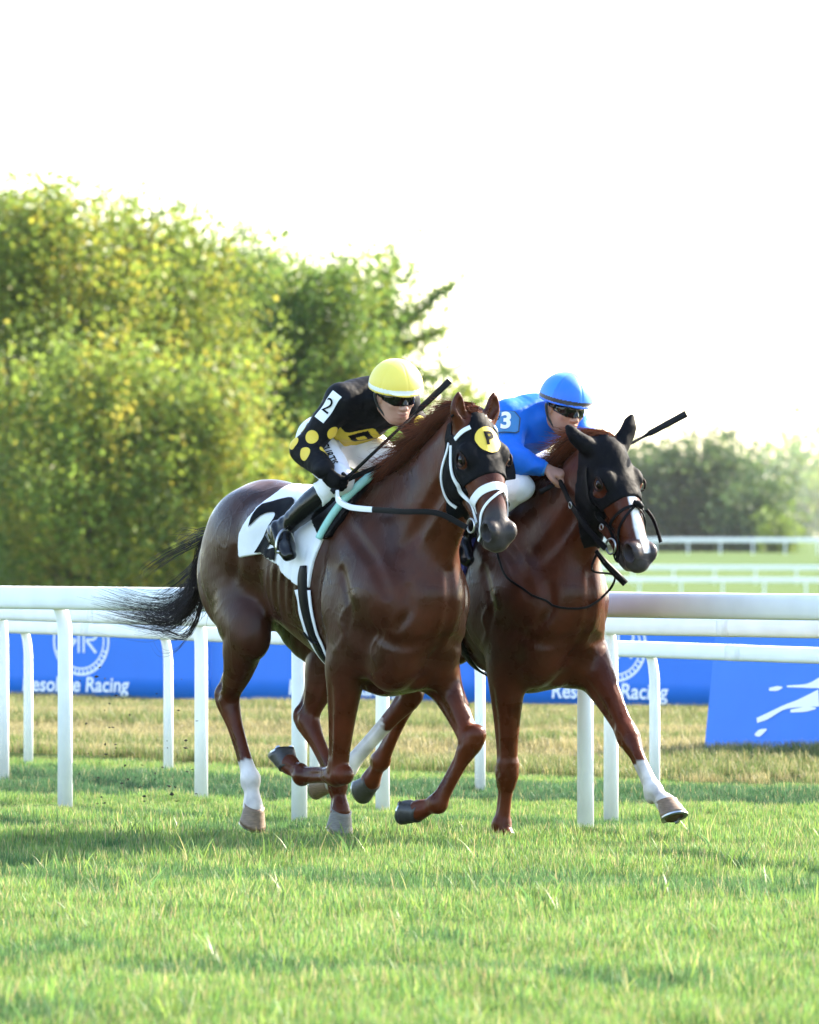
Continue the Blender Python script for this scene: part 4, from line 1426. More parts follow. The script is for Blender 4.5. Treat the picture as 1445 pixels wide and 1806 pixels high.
    fold = np.maximum(fold, -.004)
    V = V + N * fold[:, None]
    jc = S['paint'](V, J, v)
    silks = fast_mesh('silks', V, Q, S['silk'], root, True, jc)
    jb = bvh_of(V, Q)

    # breeches
    b = Field(lo, hi, .0055)
    b.tube([(*(pv - ax * .02), .127, .107), (*(pv + ax * .12), .130, .106)], k=.03, n=1)
    for s in 'RL': leg(b, s, .008)
    V, Q = b.mesh(); V = relax(V, Q, 2)
    V = V + b.grad(V) * ((.5 - np.abs(vnoise(V * np.array([.6, 1, 1.4]), 26, 51))) * .016 + vnoise(V, 90, 52) * .0015)[:, None]
    fast_mesh('breeches', V, Q, breech_m, root)
    bb = bvh_of(V, Q)

    # boots
    for s in 'RL':
        k_, an, t = v(s + 'K'), v(s + 'A'), v(s + 'T')
        q = Field(np.minimum(np.minimum(k_, an), t) - .12, np.maximum(np.maximum(k_, an), t) + .12, .0055)
        q.tube([(*lerp(k_, an, .16), .061), (*lerp(k_, an, .42), .063), (*lerp(k_, an, .75), .049), (*an, .046)], k=.02, n=4)
        dn = unit(t - an)
        hl = an - dn * .022 + unit(an - k_) * .036
        q.tube([(*hl, .034), (*(lerp(hl, t, .35) + unit(k_ - an) * .008), .044), (*lerp(hl, t, .7), .042, .036), (*t, .036, .030)], k=.03, n=4)
        q.tube([(*(an), .046), (*lerp(an, t, .55), .044)], k=.03, n=1)
        q.tube([(*(hl + unit(an - k_) * .034), .026, .012), (*(lerp(hl, t, .3) + unit(an - k_) * .036), .026, .012)], k=.006, n=1)
        V, Q = q.mesh(); V = relax(V, Q, 2)
        sh = unit(an - k_)
        tt = (V - an) @ sh
        V = V + q.grad(V) * (np.sin(tt * 130 + 2.5 * vnoise(V, 30, 61)) * .0028 * np.exp(-(tt / .085) ** 2) + vnoise(V, 26, 62) * .0022)[:, None]
        fast_mesh('boot', V, Q, boot_m, root)

    # cap over the helmet
    hf = Field(Hc - .24, Hc + .24, .0042)
    hc = A(-.010, 0, .040)
    hf.ell(hc, (.138, .127, .130), k=0, rot=(fd, lat, up))
    Xh, Yh, Zh = hf._xyz((slice(None),) * 3)
    rel = lambda w, o: (Xh - o[0]) * w[0] + (Yh - o[1]) * w[1] + (Zh - o[2]) * w[2]
    brim = unit(up * .99 - fd * .06)                        # the rim rises a little towards the brow
    cutp = -(rel(brim, A(0, 0, .026)))
    cutp = cutp + 0 * hf.D
    hf.D = np.maximum(hf.D, cutp.astype(np.float32))
    inner = Field(Hc - .24, Hc + .24, .0042)
    inner.ell(hc, (.120, .110, .115), k=0, rot=(fd, lat, up))
    hf.D = np.maximum(hf.D, -np.maximum(inner.D, cutp - .03))
    hf.ell(A(.100, 0, .046), (.034, .080, .008), k=.012, rot=(unit(fd - up * .30), lat, unit(up + fd * .30)))   # short peak
    hf.tube([(*A(-.012, -.100, .018), .008, .008), (*A(-.01, -.104, .0), .008, .008), (*A(.0, -.088, -.05), .006, .006), (*A(.03, -.05, -.10), .005, .005), (*A(.042, 0, -.122), .005, .005),
             (*A(.03, .05, -.10), .005, .005), (*A(.0, .088, -.05), .006, .006), (*A(-.01, .104, .0), .008, .008), (*A(-.012, .100, .018), .008, .008)], k=.004, n=4)
    hf.ell(A(-.012, 0, .158), (.011, .011, .009), k=.006, rot=(fd, lat, up))
    V, Q = hf.mesh(); V = relax(V, Q, 2)
    h = V - hc
    a, b_, cc = h @ fd, h @ lat, (V - A(0, 0, .026)) @ brim
    ang = np.arctan2(b_, a)
    V = V + unit_rows(h) * (-.0016 * np.exp(-((np.mod(ang + math.pi / 6, math.pi / 3) - math.pi / 6) / .035) ** 2) * (cc > .03))[:, None]
    col = np.tile(np.array(S['cap']), (len(V), 1))
    if S.get('cap2'):
        k2 = (np.sin(ang * 3 + .4) > 0)[:, None] & (cc > .028)[:, None]
        col = np.where(k2, np.array(S['cap2']), col)
    pk = a > 9
    k = ((cc > .010) & (cc < .029) & ~(pk & (cc < .013)))[:, None]
    col = np.where(k, np.array(S['band']), col)
    col = np.where((cc < -.010)[:, None], np.array((.015, .015, .015)), col)
    fast_mesh('helmet', V, Q, cap_m, root, True, col)

    # goggles
    sl = f._sl(Hc - .16, Hc + .16)
    X, Y, Z = f._xyz(sl)
    rel = lambda w, o: (X - o[0]) * w[0] + (Y - o[1]) * w[1] + (Z - o[2]) * w[2]
    a, b_, cc = rel(fd, Hc), rel(lat, Hc), rel(up, Hc)
    half = .027 - .010 * np.clip((np.abs(b_) - .045) / .03, 0, 1) - .010 * np.exp(-(b_ / .012) ** 2) * (cc < .005)
    reg = np.maximum(np.abs(cc - .003) - half, .018 - a)
    sm = Field(f.lo, f.lo + (f.n - 1) * f.h, f.h)
    sm.ell(A(.018, 0, .0), (.086, .082, .075), k=0, rot=(fd, lat, up))
    E = np.maximum(np.minimum(f.D[sl] - .004, sm.D[sl]), reg.astype(np.float32))
    g = Field.__new__(Field); g.h = f.h; g.lo = f.lo + f.h * (np.array([s.start for s in sl]) - 1)
    g.D = np.pad(E, 1, constant_values=1.0).astype(np.float32); g.n = np.array(g.D.shape)
    V, Q = g.mesh(g.D); V = relax(V, Q, 2)
    fast_mesh('goggles', V, Q, lens_m, root)
    for s in (-1, 1):
        st = MB().tube([A(.032, s * .084, .006), A(.0, s * .090, .008), A(-.03, s * .09, .012)], [.008, .008, .008], seg=8, lat=up, flat=.4)
        st.build('goggle_strap', lens_m, root)

    # gloves or wristband
    if S['glove']:
        for s in 'RL':
            w = v(s + 'W'); d, pn, th = J[s + 'hand']
            d = unit(d); pn = np.asarray(pn, float); pn = unit(pn - d * (pn @ d))
            q = Field(w - .16, w + .16, .0032)
            hand_into(q, w, d, pn, thumb=th)
            Xq, Yq, Zq = q._xyz((slice(None),) * 3)
            ra = (Xq - w[0]) * d[0] + (Yq - w[1]) * d[1] + (Zq - w[2]) * d[2]
            rp = (Xq - w[0]) * pn[0] + (Yq - w[1]) * pn[1] + (Zq - w[2]) * pn[2]
            q.D = np.maximum(q.D - .003, np.maximum(rp - .046, -.020 - ra).astype(np.float32))
            V, Q = q.mesh()
            fast_mesh('glove', relax(V, Q, 1), Q, glove_m, root)
    else:
        w, e = v('RW'), v('RE')
        d = unit(w - e)
        MB().tube([w - d * .050, w - d * .045, w - d * .008, w - d * .004], [.033, .036, .035, .032], seg=18).build('wristband', wrist_blue, root)
    return root, jb, bb, A


def unit_rows(v):
    return v / (np.linalg.norm(v, axis=1)[:, None] + 1e-9)


def paint1(V, J, v):
    c = np.tile(np.array((.0085, .0085, .010)), (len(V), 1))
    yel = np.array((.72, .53, .06))
    # yellow panel with a black lozenge low on the chest
    ch, pv = v('chest'), v('pelvis')
    ax = unit(ch - pv)
    s_ = (V - ch) @ ax
    fr = np.cross(ax, np.array([0, 1.0, 0])); fr = fr if fr[2] < 0 else -fr
    dpt = (V - ch) @ fr
    front = (dpt > .055) & (np.abs(V[:, 1]) < .15)
    k = front & (s_ < .005 + .03 * np.cos(V[:, 1] * 30)) & (s_ > -.20)
    c = np.where(k[:, None], yel, c)
    lz = np.abs(V[:, 1] + .01) / .075 + np.abs(s_ + .045) / .06
    k = front & (lz < 1) & (lz > .45)
    c = np.where(k[:, None], np.array((.0085, .0085, .010)), c)
    return c


def paint2(V, J, v):
    return np.tile(np.array((.008, .135, .62)), (len(V), 1)) * (1 + .05 * vnoise(V, 12, 71))[:, None]


J1 = dict(shift=(0, 0, 0), pelvis=(-.375, .01, 1.865), chest=(-.10, 0, 1.985), neck=(.06, 0, 2.03), head=(.175, 0, 2.050), face_yaw=-8, face_pitch=20, roll=4,
          RS=(-.035, -.165, 2.03), RE=(-.155, -.290, 1.790), RW=(.035, -.305, 1.695), Rhand=((.62, .25, -.62), (.35, .80, -.30), -1),
          LS=(-.035, .165, 2.03), LE=(-.005, .305, 1.815), LW=(.13, .165, 1.735), Lhand=((.75, -.35, -.35), (.1, -.75, -.5), 1),
          RH=(-.355, -.095, 1.835), RK=(.0, -.205, 1.650), RA=(-.325, -.315, 1.415), RT=(-.225, -.335, 1.300),
          LH=(-.355, .115, 1.835), LK=(.02, .215, 1.665), LA=(-.32, .315, 1.415), LT=(-.20, .33, 1.32))
S1 = dict(skin=(.44, .24, .175), cap=(.80, .62, .09), band=(.78, .78, .75), silk=silk_m, paint=paint1, long=True, glove=True,
          fold=((.6, 0, 0), (0, .6, 0), (0, 0, 1.2)))
jk1, jb1, bb1, A1 = jockey(J1, HORSE1, 'jockey in black silks with yellow spots and a yellow cap, crouched over the left horse', S1)

J2 = dict(shift=(.22, 0, -.06), pelvis=(-.20, 0, 1.805), chest=(.13, 0, 1.91), neck=(.29, 0, 1.955), head=(.41, 0, 2.00), face_yaw=-2, face_pitch=18, roll=-3,
          RS=(.20, -.165, 1.955), RE=(.305, -.265, 1.765), RW=(.435, -.125, 1.705), Rhand=((.75, .45, -.25), (.15, .35, -.8), -1),
          LS=(.20, .165, 1.955), LE=(.30, .285, 1.765), LW=(.42, .14, 1.70), Lhand=((.75, -.35, -.3), (.1, -.45, -.8), 1),
          RH=(-.12, -.10, 1.775), RK=(.32, -.20, 1.625), RA=(-.03, -.31, 1.385), RT=(.07, -.33, 1.275),
          LH=(-.17, .11, 1.77), LK=(.22, .27, 1.575), LA=(-.10, .315, 1.335), LT=(.02, .33, 1.25))
S2 = dict(skin=(.36, .185, .125), cap=(.008, .14, .75), cap2=(.012, .20, .80), band=(.012, .012, .014), silk=silk_blue, paint=paint2, long=False, glove=False, stubble=True,
          fold=((.6, 0, 0), (0, .6, 0), (0, 0, 1.2)))
jk2, jb2, bb2, A2 = jockey(J2, HORSE2, 'jockey in plain blue silks and a blue cap with a black band', S2)


white_card = mat('white_armband', (.78, .78, .78), rough=.6)
for s_, sg in (('R', -1), ('L', 1)):
    a_, b_, w_ = (np.array(J1[s_ + q]) for q in 'SEW')
    for p0, p1, spots in ((a_, b_, ((.50, 100), (.74, 38), (.72, -60), (1.0, -18))), (b_, w_, ((.42, 25), (.55, 120)))):
        ax = unit(p1 - p0)
        e1 = np.array([0, sg, 0.0]); e1 = unit(e1 - ax * (e1 @ ax))
        e2 = np.cross(ax, e1); e2 = e2 if e2[0] > 0 else -e2
        for t, ph in spots:
            nn = e1 * math.cos(math.radians(ph)) + e2 * math.sin(math.radians(ph))
            decal('yellow_spot', disc_mesh(.032), lerp(p0, p1, t) + nn * .06, nn, ax, jb1, yellow_print, jk1, .03, .004, .012)
# number band on the right upper arm
ax = unit(np.array(J1['RS']) - np.array(J1['RE']))
nn = np.array((.55, -.80, .25))
o1 = lerp(J1['RS'], J1['RE'], .22) + unit(nn) * .06
bm = bmesh.new()
bm.faces.new([bm.verts.new(q) for q in ((-.030, -.075, 0), (.030, -.075, 0), (.034, .075, 0), (-.024, .075, 0))])
me = bpy.data.meshes.new('arm_band'); bm.to_mesh(me); bm.free()
decal('arm_band', me, o1, nn, ax, jb1, white_card, jk1, .05, .006, .012)
decal('arm_number', text_mesh('2', .100, bold=.0), o1, nn, ax, jb1, black_print, jk1, .05, .010, .012)
o2 = lerp(J2['RS'], J2['RE'], .25)
nn = np.array((.62, -.72, .30))
for nm, r_, m_, of_ in (('arm_card_edge', 1.0, card_edge, .008), ('arm_card', .92, card_blue, .011)):
    bm = bmesh.new()
    w_, h_ = .062 * r_, .056 * r_
    bm.faces.new([bm.verts.new(q) for q in ((-w_, -h_ * .8, 0), (-w_ * .8, -h_, 0), (w_ * .8, -h_, 0), (w_, -h_ * .8, 0), (w_, h_ * .5, 0), (w_ * .6, h_, 0), (-w_ * .6, h_, 0), (-w_, h_ * .5, 0))])
    me = bpy.data.meshes.new(nm); bm.to_mesh(me); bm.free()
    decal(nm, me, o2 + unit(nn) * .06, nn, (-.1, .1, 1), jb2, m_, jk2, .06, of_, .012)
decal('arm_number', text_mesh('3', .112, bold=.004), o2 + unit(nn) * .06, nn, (-.1, .1, 1), jb2, white_print, jk2, .06, .015, .012)
kn, hp = np.array(J1['RK']), np.array(J1['RH'])
nn = np.array((.40, -.48, .78))
u_ = unit(kn - hp)
decal('breeches_lettering', text_mesh('CURTIS', .056, bold=.001), lerp(hp, kn, .70) + unit(nn) * .10, nn, np.cross(nn, u_), bb1, black_print, jk1, .05, .004, .012)


def whip(name, loc, a, b, label):
    """a: handle end, b: flap end (horse frame)"""
    a, b = np.array(a, float), np.array(b, float)
    root = empty(name, loc, HEAD_ANG); tag(root, label, 'whip')
    d = unit(b - a); L_ = np.linalg.norm(b - a)
    MB().tube([a, a + d * .012, a + d * .02, a + d * .13, a + d * .14], [.014, .0145, .012, .010, .007], seg=12).build('handle', rubber_m, root)
    MB().tube([a + d * .13, a + d * L_ * .72], [.0085, .0068], seg=8).build('shaft', rubber_m, root)
    sd_ = unit(np.cross(d, (0.3, -.8, .2)))
    MB().tube([a + d * L_ * .70, a + d * L_ * .74, a + d * L_ * .75, b - d * .004, b], [.007, .010, .0155, .0185, .017], seg=12, lat=sd_, flat=.6).build('flap', rubber_m, root)
    return root


g1 = np.array(J1['RW']) + unit(J1['Rhand'][0]) * .075 + unit(J1['Rhand'][1]) * .03
dirw = unit(np.array((.36, .56, .63)))
whip('whip', HORSE1, g1 - dirw * .06, g1 + dirw * .70, 'black padded whip held upright by the jockey in the yellow cap')
g2 = np.array(J2['RW']) + unit(J2['Rhand'][0]) * .075 + unit(J2['Rhand'][1]) * .03
dirw2 = unit(np.array((.50, .72, .47)))
whip('whip', HORSE2, g2 - dirw2 * .13, g2 + dirw2 * .66, 'black padded whip pointing right beyond the ears of the right horse')


# ------------------------------------------------------------------ ground
def px(u, v, D):
    """photo pixel at distance D from the camera -> world point"""
    return Vector(((u - 722.5) / F_PX * D, D - CAM_D, CAM_H - (v - 945.0) / F_PX * D))


def gpx(u, v):
    """photo pixel on the turf (z = 0, the tips of the grass)"""
    return px(u, v, CAM_H * F_PX / (v - 945.0))


TERR = [(-100, -.09), (100, -.09), (250, -.6), (380, -2.0), (440, -1.95), (475, -1.44), (560, -.3), (600, 0.0), (9000, 0.0)]


def terrain(D):
    return float(np.interp(D, [t[0] for t in TERR], [t[1] for t in TERR]))


gm, nt, b = new_mat('grass_ground')
N, L = nt.nodes.new, nt.links.new
tc = N('ShaderNodeTexCoord')
sep = N('ShaderNodeSeparateXYZ'); L(tc.outputs['Object'], sep.inputs[0])
n1 = N('ShaderNodeTexNoise'); n1.inputs['Scale'].default_value = .9; n1.inputs['Detail'].default_value = 8.0
n2 = N('ShaderNodeTexNoise'); n2.inputs['Scale'].default_value = 14.0; n2.inputs['Detail'].default_value = 4.0
n3 = N('ShaderNodeTexNoise'); n3.inputs['Scale'].default_value = .035; n3.inputs['Detail'].default_value = 6.0
for q in (n1, n2, n3): L(tc.outputs['Object'], q.inputs['Vector'])
r1 = N('ShaderNodeValToRGB')
r1.color_ramp.elements[0].position = .3; r1.color_ramp.elements[0].color = (.018, .034, .008, 1)
r1.color_ramp.elements[1].position = .75; r1.color_ramp.elements[1].color = (.045, .075, .016, 1)
L(n2.outputs['Fac'], r1.inputs[0])
r2 = N('ShaderNodeValToRGB')
r2.color_ramp.elements[0].position = .35; r2.color_ramp.elements[0].color = (.045, .085, .020, 1)
r2.color_ramp.elements[1].position = .7; r2.color_ramp.elements[1].color = (.085, .120, .032, 1)
L(n3.outputs['Fac'], r2.inputs[0])
mf = N('ShaderNodeMapRange'); mf.inputs['From Min'].default_value = 20.0; mf.inputs['From Max'].default_value = 60.0
L(sep.outputs['Y'], mf.inputs['Value'])
mxc = N('ShaderNodeMix'); mxc.data_type = 'RGBA'
L(mf.outputs[0], mxc.inputs[0]); L(r1.outputs[0], mxc.inputs[6]); L(r2.outputs[0], mxc.inputs[7])
L(mxc.outputs[2], b.inputs['Base Color'])
b.inputs['Roughness'].default_value = 1.0
b.inputs['Specular IOR Level'].default_value = .05
bp = N('ShaderNodeBump'); bp.inputs['Strength'].default_value = .6; bp.inputs['Distance'].default_value = .05
L(n2.outputs['Fac'], bp.inputs['Height']); L(bp.outputs[0], b.inputs['Normal'])

Ds = list(np.arange(-60, 80, 1.0)) + list(np.arange(80, 300, 10.0)) + list(np.arange(300, 700, 10.0)) + [700, 800, 1000, 1400, 2000, 3000, 4500, 7500]
cols = 33
GV, GF = [], []
for D in Ds:
    W = 30 + max(D, 0) * 1.1
    for i in range(cols):
        t = (i / (cols - 1) * 2 - 1)
        x = W * t * (abs(t) * .7 + .3)
        y = D - CAM_D
        z = terrain(D)
        if D < 80:
            z += .012 * math.sin(x * 1.3 + y * .7) + .010 * math.sin(x * .6 - y * 1.9 + 1.0)
        GV.append((x, y, z))
for j in range(len(Ds) - 1):
    for i in range(cols - 1):
        GF.append((j * cols + i, j * cols + i + 1, (j + 1) * cols + i + 1, (j + 1) * cols + i))
tag(mesh_obj('ground', GV, GF, gm), kind='structure')

# ------------------------------------------------------------------ grass
blade_m, nt, b = new_mat('grass_blade')
N, L = nt.nodes.new, nt.links.new
vc = N('ShaderNodeVertexColor'); vc.layer_name = 'tint'
oi = N('ShaderNodeObjectInfo')
hs = N('ShaderNodeHueSaturation')
mr = N('ShaderNodeMapRange'); mr.inputs['To Min'].default_value = .72; mr.inputs['To Max'].default_value = 1.25
L(oi.outputs['Random'], mr.inputs['Value']); L(mr.outputs[0], hs.inputs['Value']); L(vc.outputs['Color'], hs.inputs['Color'])
L(hs.outputs[0], b.inputs['Base Color'])
b.inputs['Roughness'].default_value = .48
b.inputs['Specular IOR Level'].default_value = .3
tl = N('ShaderNodeBsdfTranslucent'); ms = N('ShaderNodeMixShader'); ms.inputs[0].default_value = .45
L(hs.outputs[0], tl.inputs['Color']); L(b.outputs[0], ms.inputs[1]); L(tl.outputs[0], ms.inputs[2])
L(ms.outputs[0], nt.nodes['Material Output'].inputs['Surface'])


def tuft_collection(name, n_var, blades, rad, hgt, wid, colours, dry, seed, lean=.35):
    col = bpy.data.collections.new(name)
    r = np.random.default_rng(seed)
    for q in range(n_var):
        V, Fq, C = [], [], []
        for k in range(blades):
            a = r.uniform(0, 6.283); rr = rad * math.sqrt(r.random())
            p = np.array([rr * math.cos(a), rr * math.sin(a), -.01])
            isdry = r.random() < dry
            h = r.uniform(*hgt) * (1.15 if isdry else 1)
            w = wid * r.uniform(.6, 1.25) * (.7 if isdry else 1)
            la = r.uniform(0, 6.283); lv = np.array([math.cos(la), math.sin(la), 0]) * r.uniform(0, lean) * h
            wa = r.uniform(0, 6.283); wv = np.array([math.cos(wa), math.sin(wa), 0]) * w / 2
            c = np.array((.36, .30, .14)) * r.uniform(.7, 1.25) if isdry else np.array(colours[r.integers(len(colours))]) * r.uniform(.8, 1.2)
            n0 = len(V)
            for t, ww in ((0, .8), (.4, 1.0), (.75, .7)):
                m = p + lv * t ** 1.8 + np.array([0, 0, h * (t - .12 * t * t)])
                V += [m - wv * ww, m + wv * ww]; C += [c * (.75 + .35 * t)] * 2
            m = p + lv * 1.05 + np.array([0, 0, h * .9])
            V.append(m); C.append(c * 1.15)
            Fq += [(n0, n0 + 1, n0 + 3), (n0, n0 + 3, n0 + 2), (n0 + 2, n0 + 3, n0 + 5), (n0 + 2, n0 + 5, n0 + 4), (n0 + 4, n0 + 5, n0 + 6)]
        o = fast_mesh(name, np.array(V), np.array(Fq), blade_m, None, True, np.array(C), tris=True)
        COL.objects.unlink(o); col.objects.link(o)
    return col


def scatter(name, label, pts, scale, col, n_var, seed):
    """one object: tufts of grass standing on its points"""
    r = np.random.default_rng(seed)
    me = bpy.data.meshes.new(name)
    me.vertices.add(len(pts)); me.vertices.foreach_set('co', np.asarray(pts, np.float32).ravel())
    for nm, ty, dat in (('rz', 'FLOAT', r.uniform(0, 6.283, len(pts))), ('sc', 'FLOAT', scale), ('var', 'INT', r.integers(0, n_var, len(pts)))):
        a = me.attributes.new(nm, ty, 'POINT'); a.data.foreach_set('value', np.asarray(dat, np.float32 if ty == 'FLOAT' else np.int32))
    o = bpy.data.objects.new(name, me); COL.objects.link(o)
    ng = bpy.data.node_groups.new(name, 'GeometryNodeTree')
    ng.interface.new_socket('Geometry', in_out='INPUT', socket_type='NodeSocketGeometry')
    ng.interface.new_socket('Geometry', in_out='OUTPUT', socket_type='NodeSocketGeometry')
    nn = ng.nodes.new
    gi, go = nn('NodeGroupInput'), nn('NodeGroupOutput')
    ip = nn('GeometryNodeInstanceOnPoints'); ci = nn('GeometryNodeCollectionInfo')
    ci.inputs['Collection'].default_value = col; ci.inputs['Separate Children'].default_value = True; ci.inputs['Reset Children'].default_value = True
    ip.inputs['Pick Instance'].default_value = True
    def attr(nm, ty):
        q = nn('GeometryNodeInputNamedAttribute'); q.data_type = ty; q.inputs['Name'].default_value = nm; return q.outputs[0]
    cx = nn('ShaderNodeCombineXYZ')
    lk = ng.links.new
    lk(attr('rz', 'FLOAT'), cx.inputs['Z'])
    mp = nn('GeometryNodeMeshToPoints')
    lk(gi.outputs[0], mp.inputs['Mesh']); lk(mp.outputs[0], ip.inputs['Points']); lk(ci.outputs[0], ip.inputs['Instance'])
    lk(attr('var', 'INT'), ip.inputs['Instance Index']); lk(cx.outputs[0], ip.inputs['Rotation']); lk(attr('sc', 'FLOAT'), ip.inputs['Scale'])
    lk(ip.outputs[0], go.inputs[0])
    md = o.modifiers.new('tufts', 'NODES'); md.node_group = ng
    tag(o, label, 'grass', kind='stuff')
    return o


GREENS = [(.115, .210, .044), (.148, .24, .050), (.090, .182, .052), (.19, .265, .056), (.100, .195, .066)]
turf_c = tuft_collection('turf_tuft', 8, 60, .085, (.045, .095), .0044, GREENS, .07, 3)
tall_c = tuft_collection('tall_tuft', 6, 14, .06, (.07, .13), .0055, GREENS + [(.20, .24, .08)], .12, 25, .7)
shade_patch_c = tuft_collection('shade_patch_tuft', 6, 46, .085, (.045, .105), .0050, [(.075, .150, .045), (.09, .17, .045), (.06, .13, .05)], .05, 15)  # shading of the foreground turf, put into darker blade colours
shade_strip_c = tuft_collection('shade_strip_tuft', 6, 46, .085, (.055, .115), .0050, [(.048, .110, .042), (.06, .125, .046), (.042, .098, .042)], .02, 5)  # shadow band along the rails, painted as darker blades
rough_c = tuft_collection('rough_tuft', 6, 40, .13, (.07, .20), .0075, [(.10, .155, .035), (.12, .15, .045), (.075, .13, .03), (.16, .155, .06)], .12, 4, .6)
straw_c = tuft_collection('straw_tuft', 5, 40, .13, (.06, .17), .0075, [(.20, .165, .075), (.16, .145, .06), (.23, .20, .10), (.11, .13, .04)], .30, 14, .6)


def strip_points(D0, D1, dens, margin, seed, keep=None):
    r = np.random.default_rng(seed)
    out = []
    for D in np.arange(D0, D1, 1.0):
        W = D * .0507 + margin
        n = int(2 * W * dens(D))
        x = r.uniform(-W, W, n); y = D + r.uniform(0, 1, n) - CAM_D
        out.append(np.stack([x, y, np.full(n, -.09)], 1))
    P = np.vstack(out)
    if keep is not None: P = P[keep(P)]
    return P


def line_y(P, A, B):
    """signed side of the ground line A-B: positive beyond it (farther from the camera)"""
    A, B = np.array(A[:2]), np.array(B[:2])
    d = B - A
    n = np.array([-d[1], d[0]]); n = n if n[1] > 0 else -n
    n = n / np.linalg.norm(n)
    return (P[:, :2] - A) @ n


CF0, CF1 = gpx(50, 1322), gpx(1155, 1360)          # far edge of the mown turf
P = strip_points(20.5, 52, lambda D: 150 if D < 36 else 120, 1.6, 5, lambda P: line_y(P, CF0, CF1) < 0)
hn = .5 + .45 * vnoise(P, 1.7, 15) + .45 * vnoise(P, 6.5, 16)
sc = np.clip(.60 + .55 * hn + np.random.default_rng(4).normal(0, .14, len(P)), .32, 1.75)
far = np.clip((P[:, 1] + CAM_D - 39) / 4, 0, 1)
sc = sc * (1 - .22 * far)
shade_strip = (line_y(P, gpx(0, 1377), gpx(1445, 1402)) > .1 * vnoise(P, 4, 19)) & (line_y(P, gpx(0, 1342), gpx(1445, 1374)) < .2 * vnoise(P, 3, 20))  # ground strip whose shadow is coloured into the tufts
dk = vnoise(P * np.array([.45, 1.0, 1]), 1.35, 25) + .5 * vnoise(P, 4.5, 26)
shade_sp = (dk > .55) & ~shade_strip  # noise places the patches of painted shade
rest = ~shade_strip & ~shade_sp
scatter('turf_grass', 'bright green mown turf of the racecourse in the foreground', P[rest], sc[rest], turf_c, 8, 6)
scatter('turf_grass', 'scattered patches of foreground turf coloured darker as shade', P[shade_sp], sc[shade_sp] * .82, shade_patch_c, 6, 11)
scatter('turf_grass', 'strip of turf along the rails coloured darker as a shadow', P[shade_strip], sc[shade_strip] * .9, shade_strip_c, 6, 9)
pt = strip_points(20.5, 40, lambda D: 4, 1.6, 35)
scatter('turf_grass', 'taller coarse grass clumps standing out of the foreground turf', pt, np.random.default_rng(36).uniform(.8, 1.5, len(pt)), tall_c, 6, 37)
P = strip_points(44, 69, lambda D: 75, 2.0, 7, lambda P: line_y(P, CF0, CF1) > -.1)
P[:, 2] += .06 + .05 * vnoise(P, 1.1, 17)
hn = .6 + .5 * vnoise(P, 1.3, 18)
dryp = vnoise(P * np.array([.35, 1.0, 1]), 1.5, 23) + .35 * vnoise(P, 5, 24) > .12
hs_ = np.clip(.28 + .42 * hn, .18, .95)
scatter('rough_grass', 'olive green rough grass in front of the blue banners', P[~dryp], hs_[~dryp], rough_c, 6, 8)
scatter('rough_grass', 'straw coloured patches of rough grass in front of the blue banners', P[dryp], hs_[dryp], straw_c, 5, 18)

# ------------------------------------------------------------------ running rails
pvc = mat('white_pvc', (.80, .81, .81), rough=.55, spec=.25, vary=.06, vary_scale=5)
pvc_joint = mat('white_pvc_joint', (.76, .77, .77), rough=.55, spec=.25, vary=.08, vary_scale=9)
pvc_far = mat('white_paint', (.78, .78, .76), rough=.5)


def rail_mesh(name, pts, w, h, parent, m):
    """hollow-looking oval rail"""
    V, Fc = [], []
    seg = 16
    pts = [Vector(p) for p in pts]
    for i, p in enumerate(pts):
        t = (pts[min(i + 1, len(pts) - 1)] - pts[max(i - 1, 0)]); t.z = 0; t.normalize()
        n_ = Vector((-t.y, t.x, 0))
        for k in range(seg):
            a = 2 * math.pi * k / seg
            ca, sa = math.cos(a), math.sin(a)
            e = .72
            V.append(tuple(p + n_ * (w / 2 * math.copysign(abs(ca) ** e, ca)) + Vector((0, 0, h / 2 * math.copysign(abs(sa) ** e, sa)))))
    for i in range(len(pts) - 1):
        for k in range(seg):
            k2 = (k + 1) % seg
            Fc.append((i * seg + k, i * seg + k2, (i + 1) * seg + k2, (i + 1) * seg + k))
    Fc.append(tuple(range(seg))[::-1]); Fc.append(tuple((len(pts) - 1) * seg + k for k in range(seg)))
    return mesh_obj(name, V, Fc, m, parent)


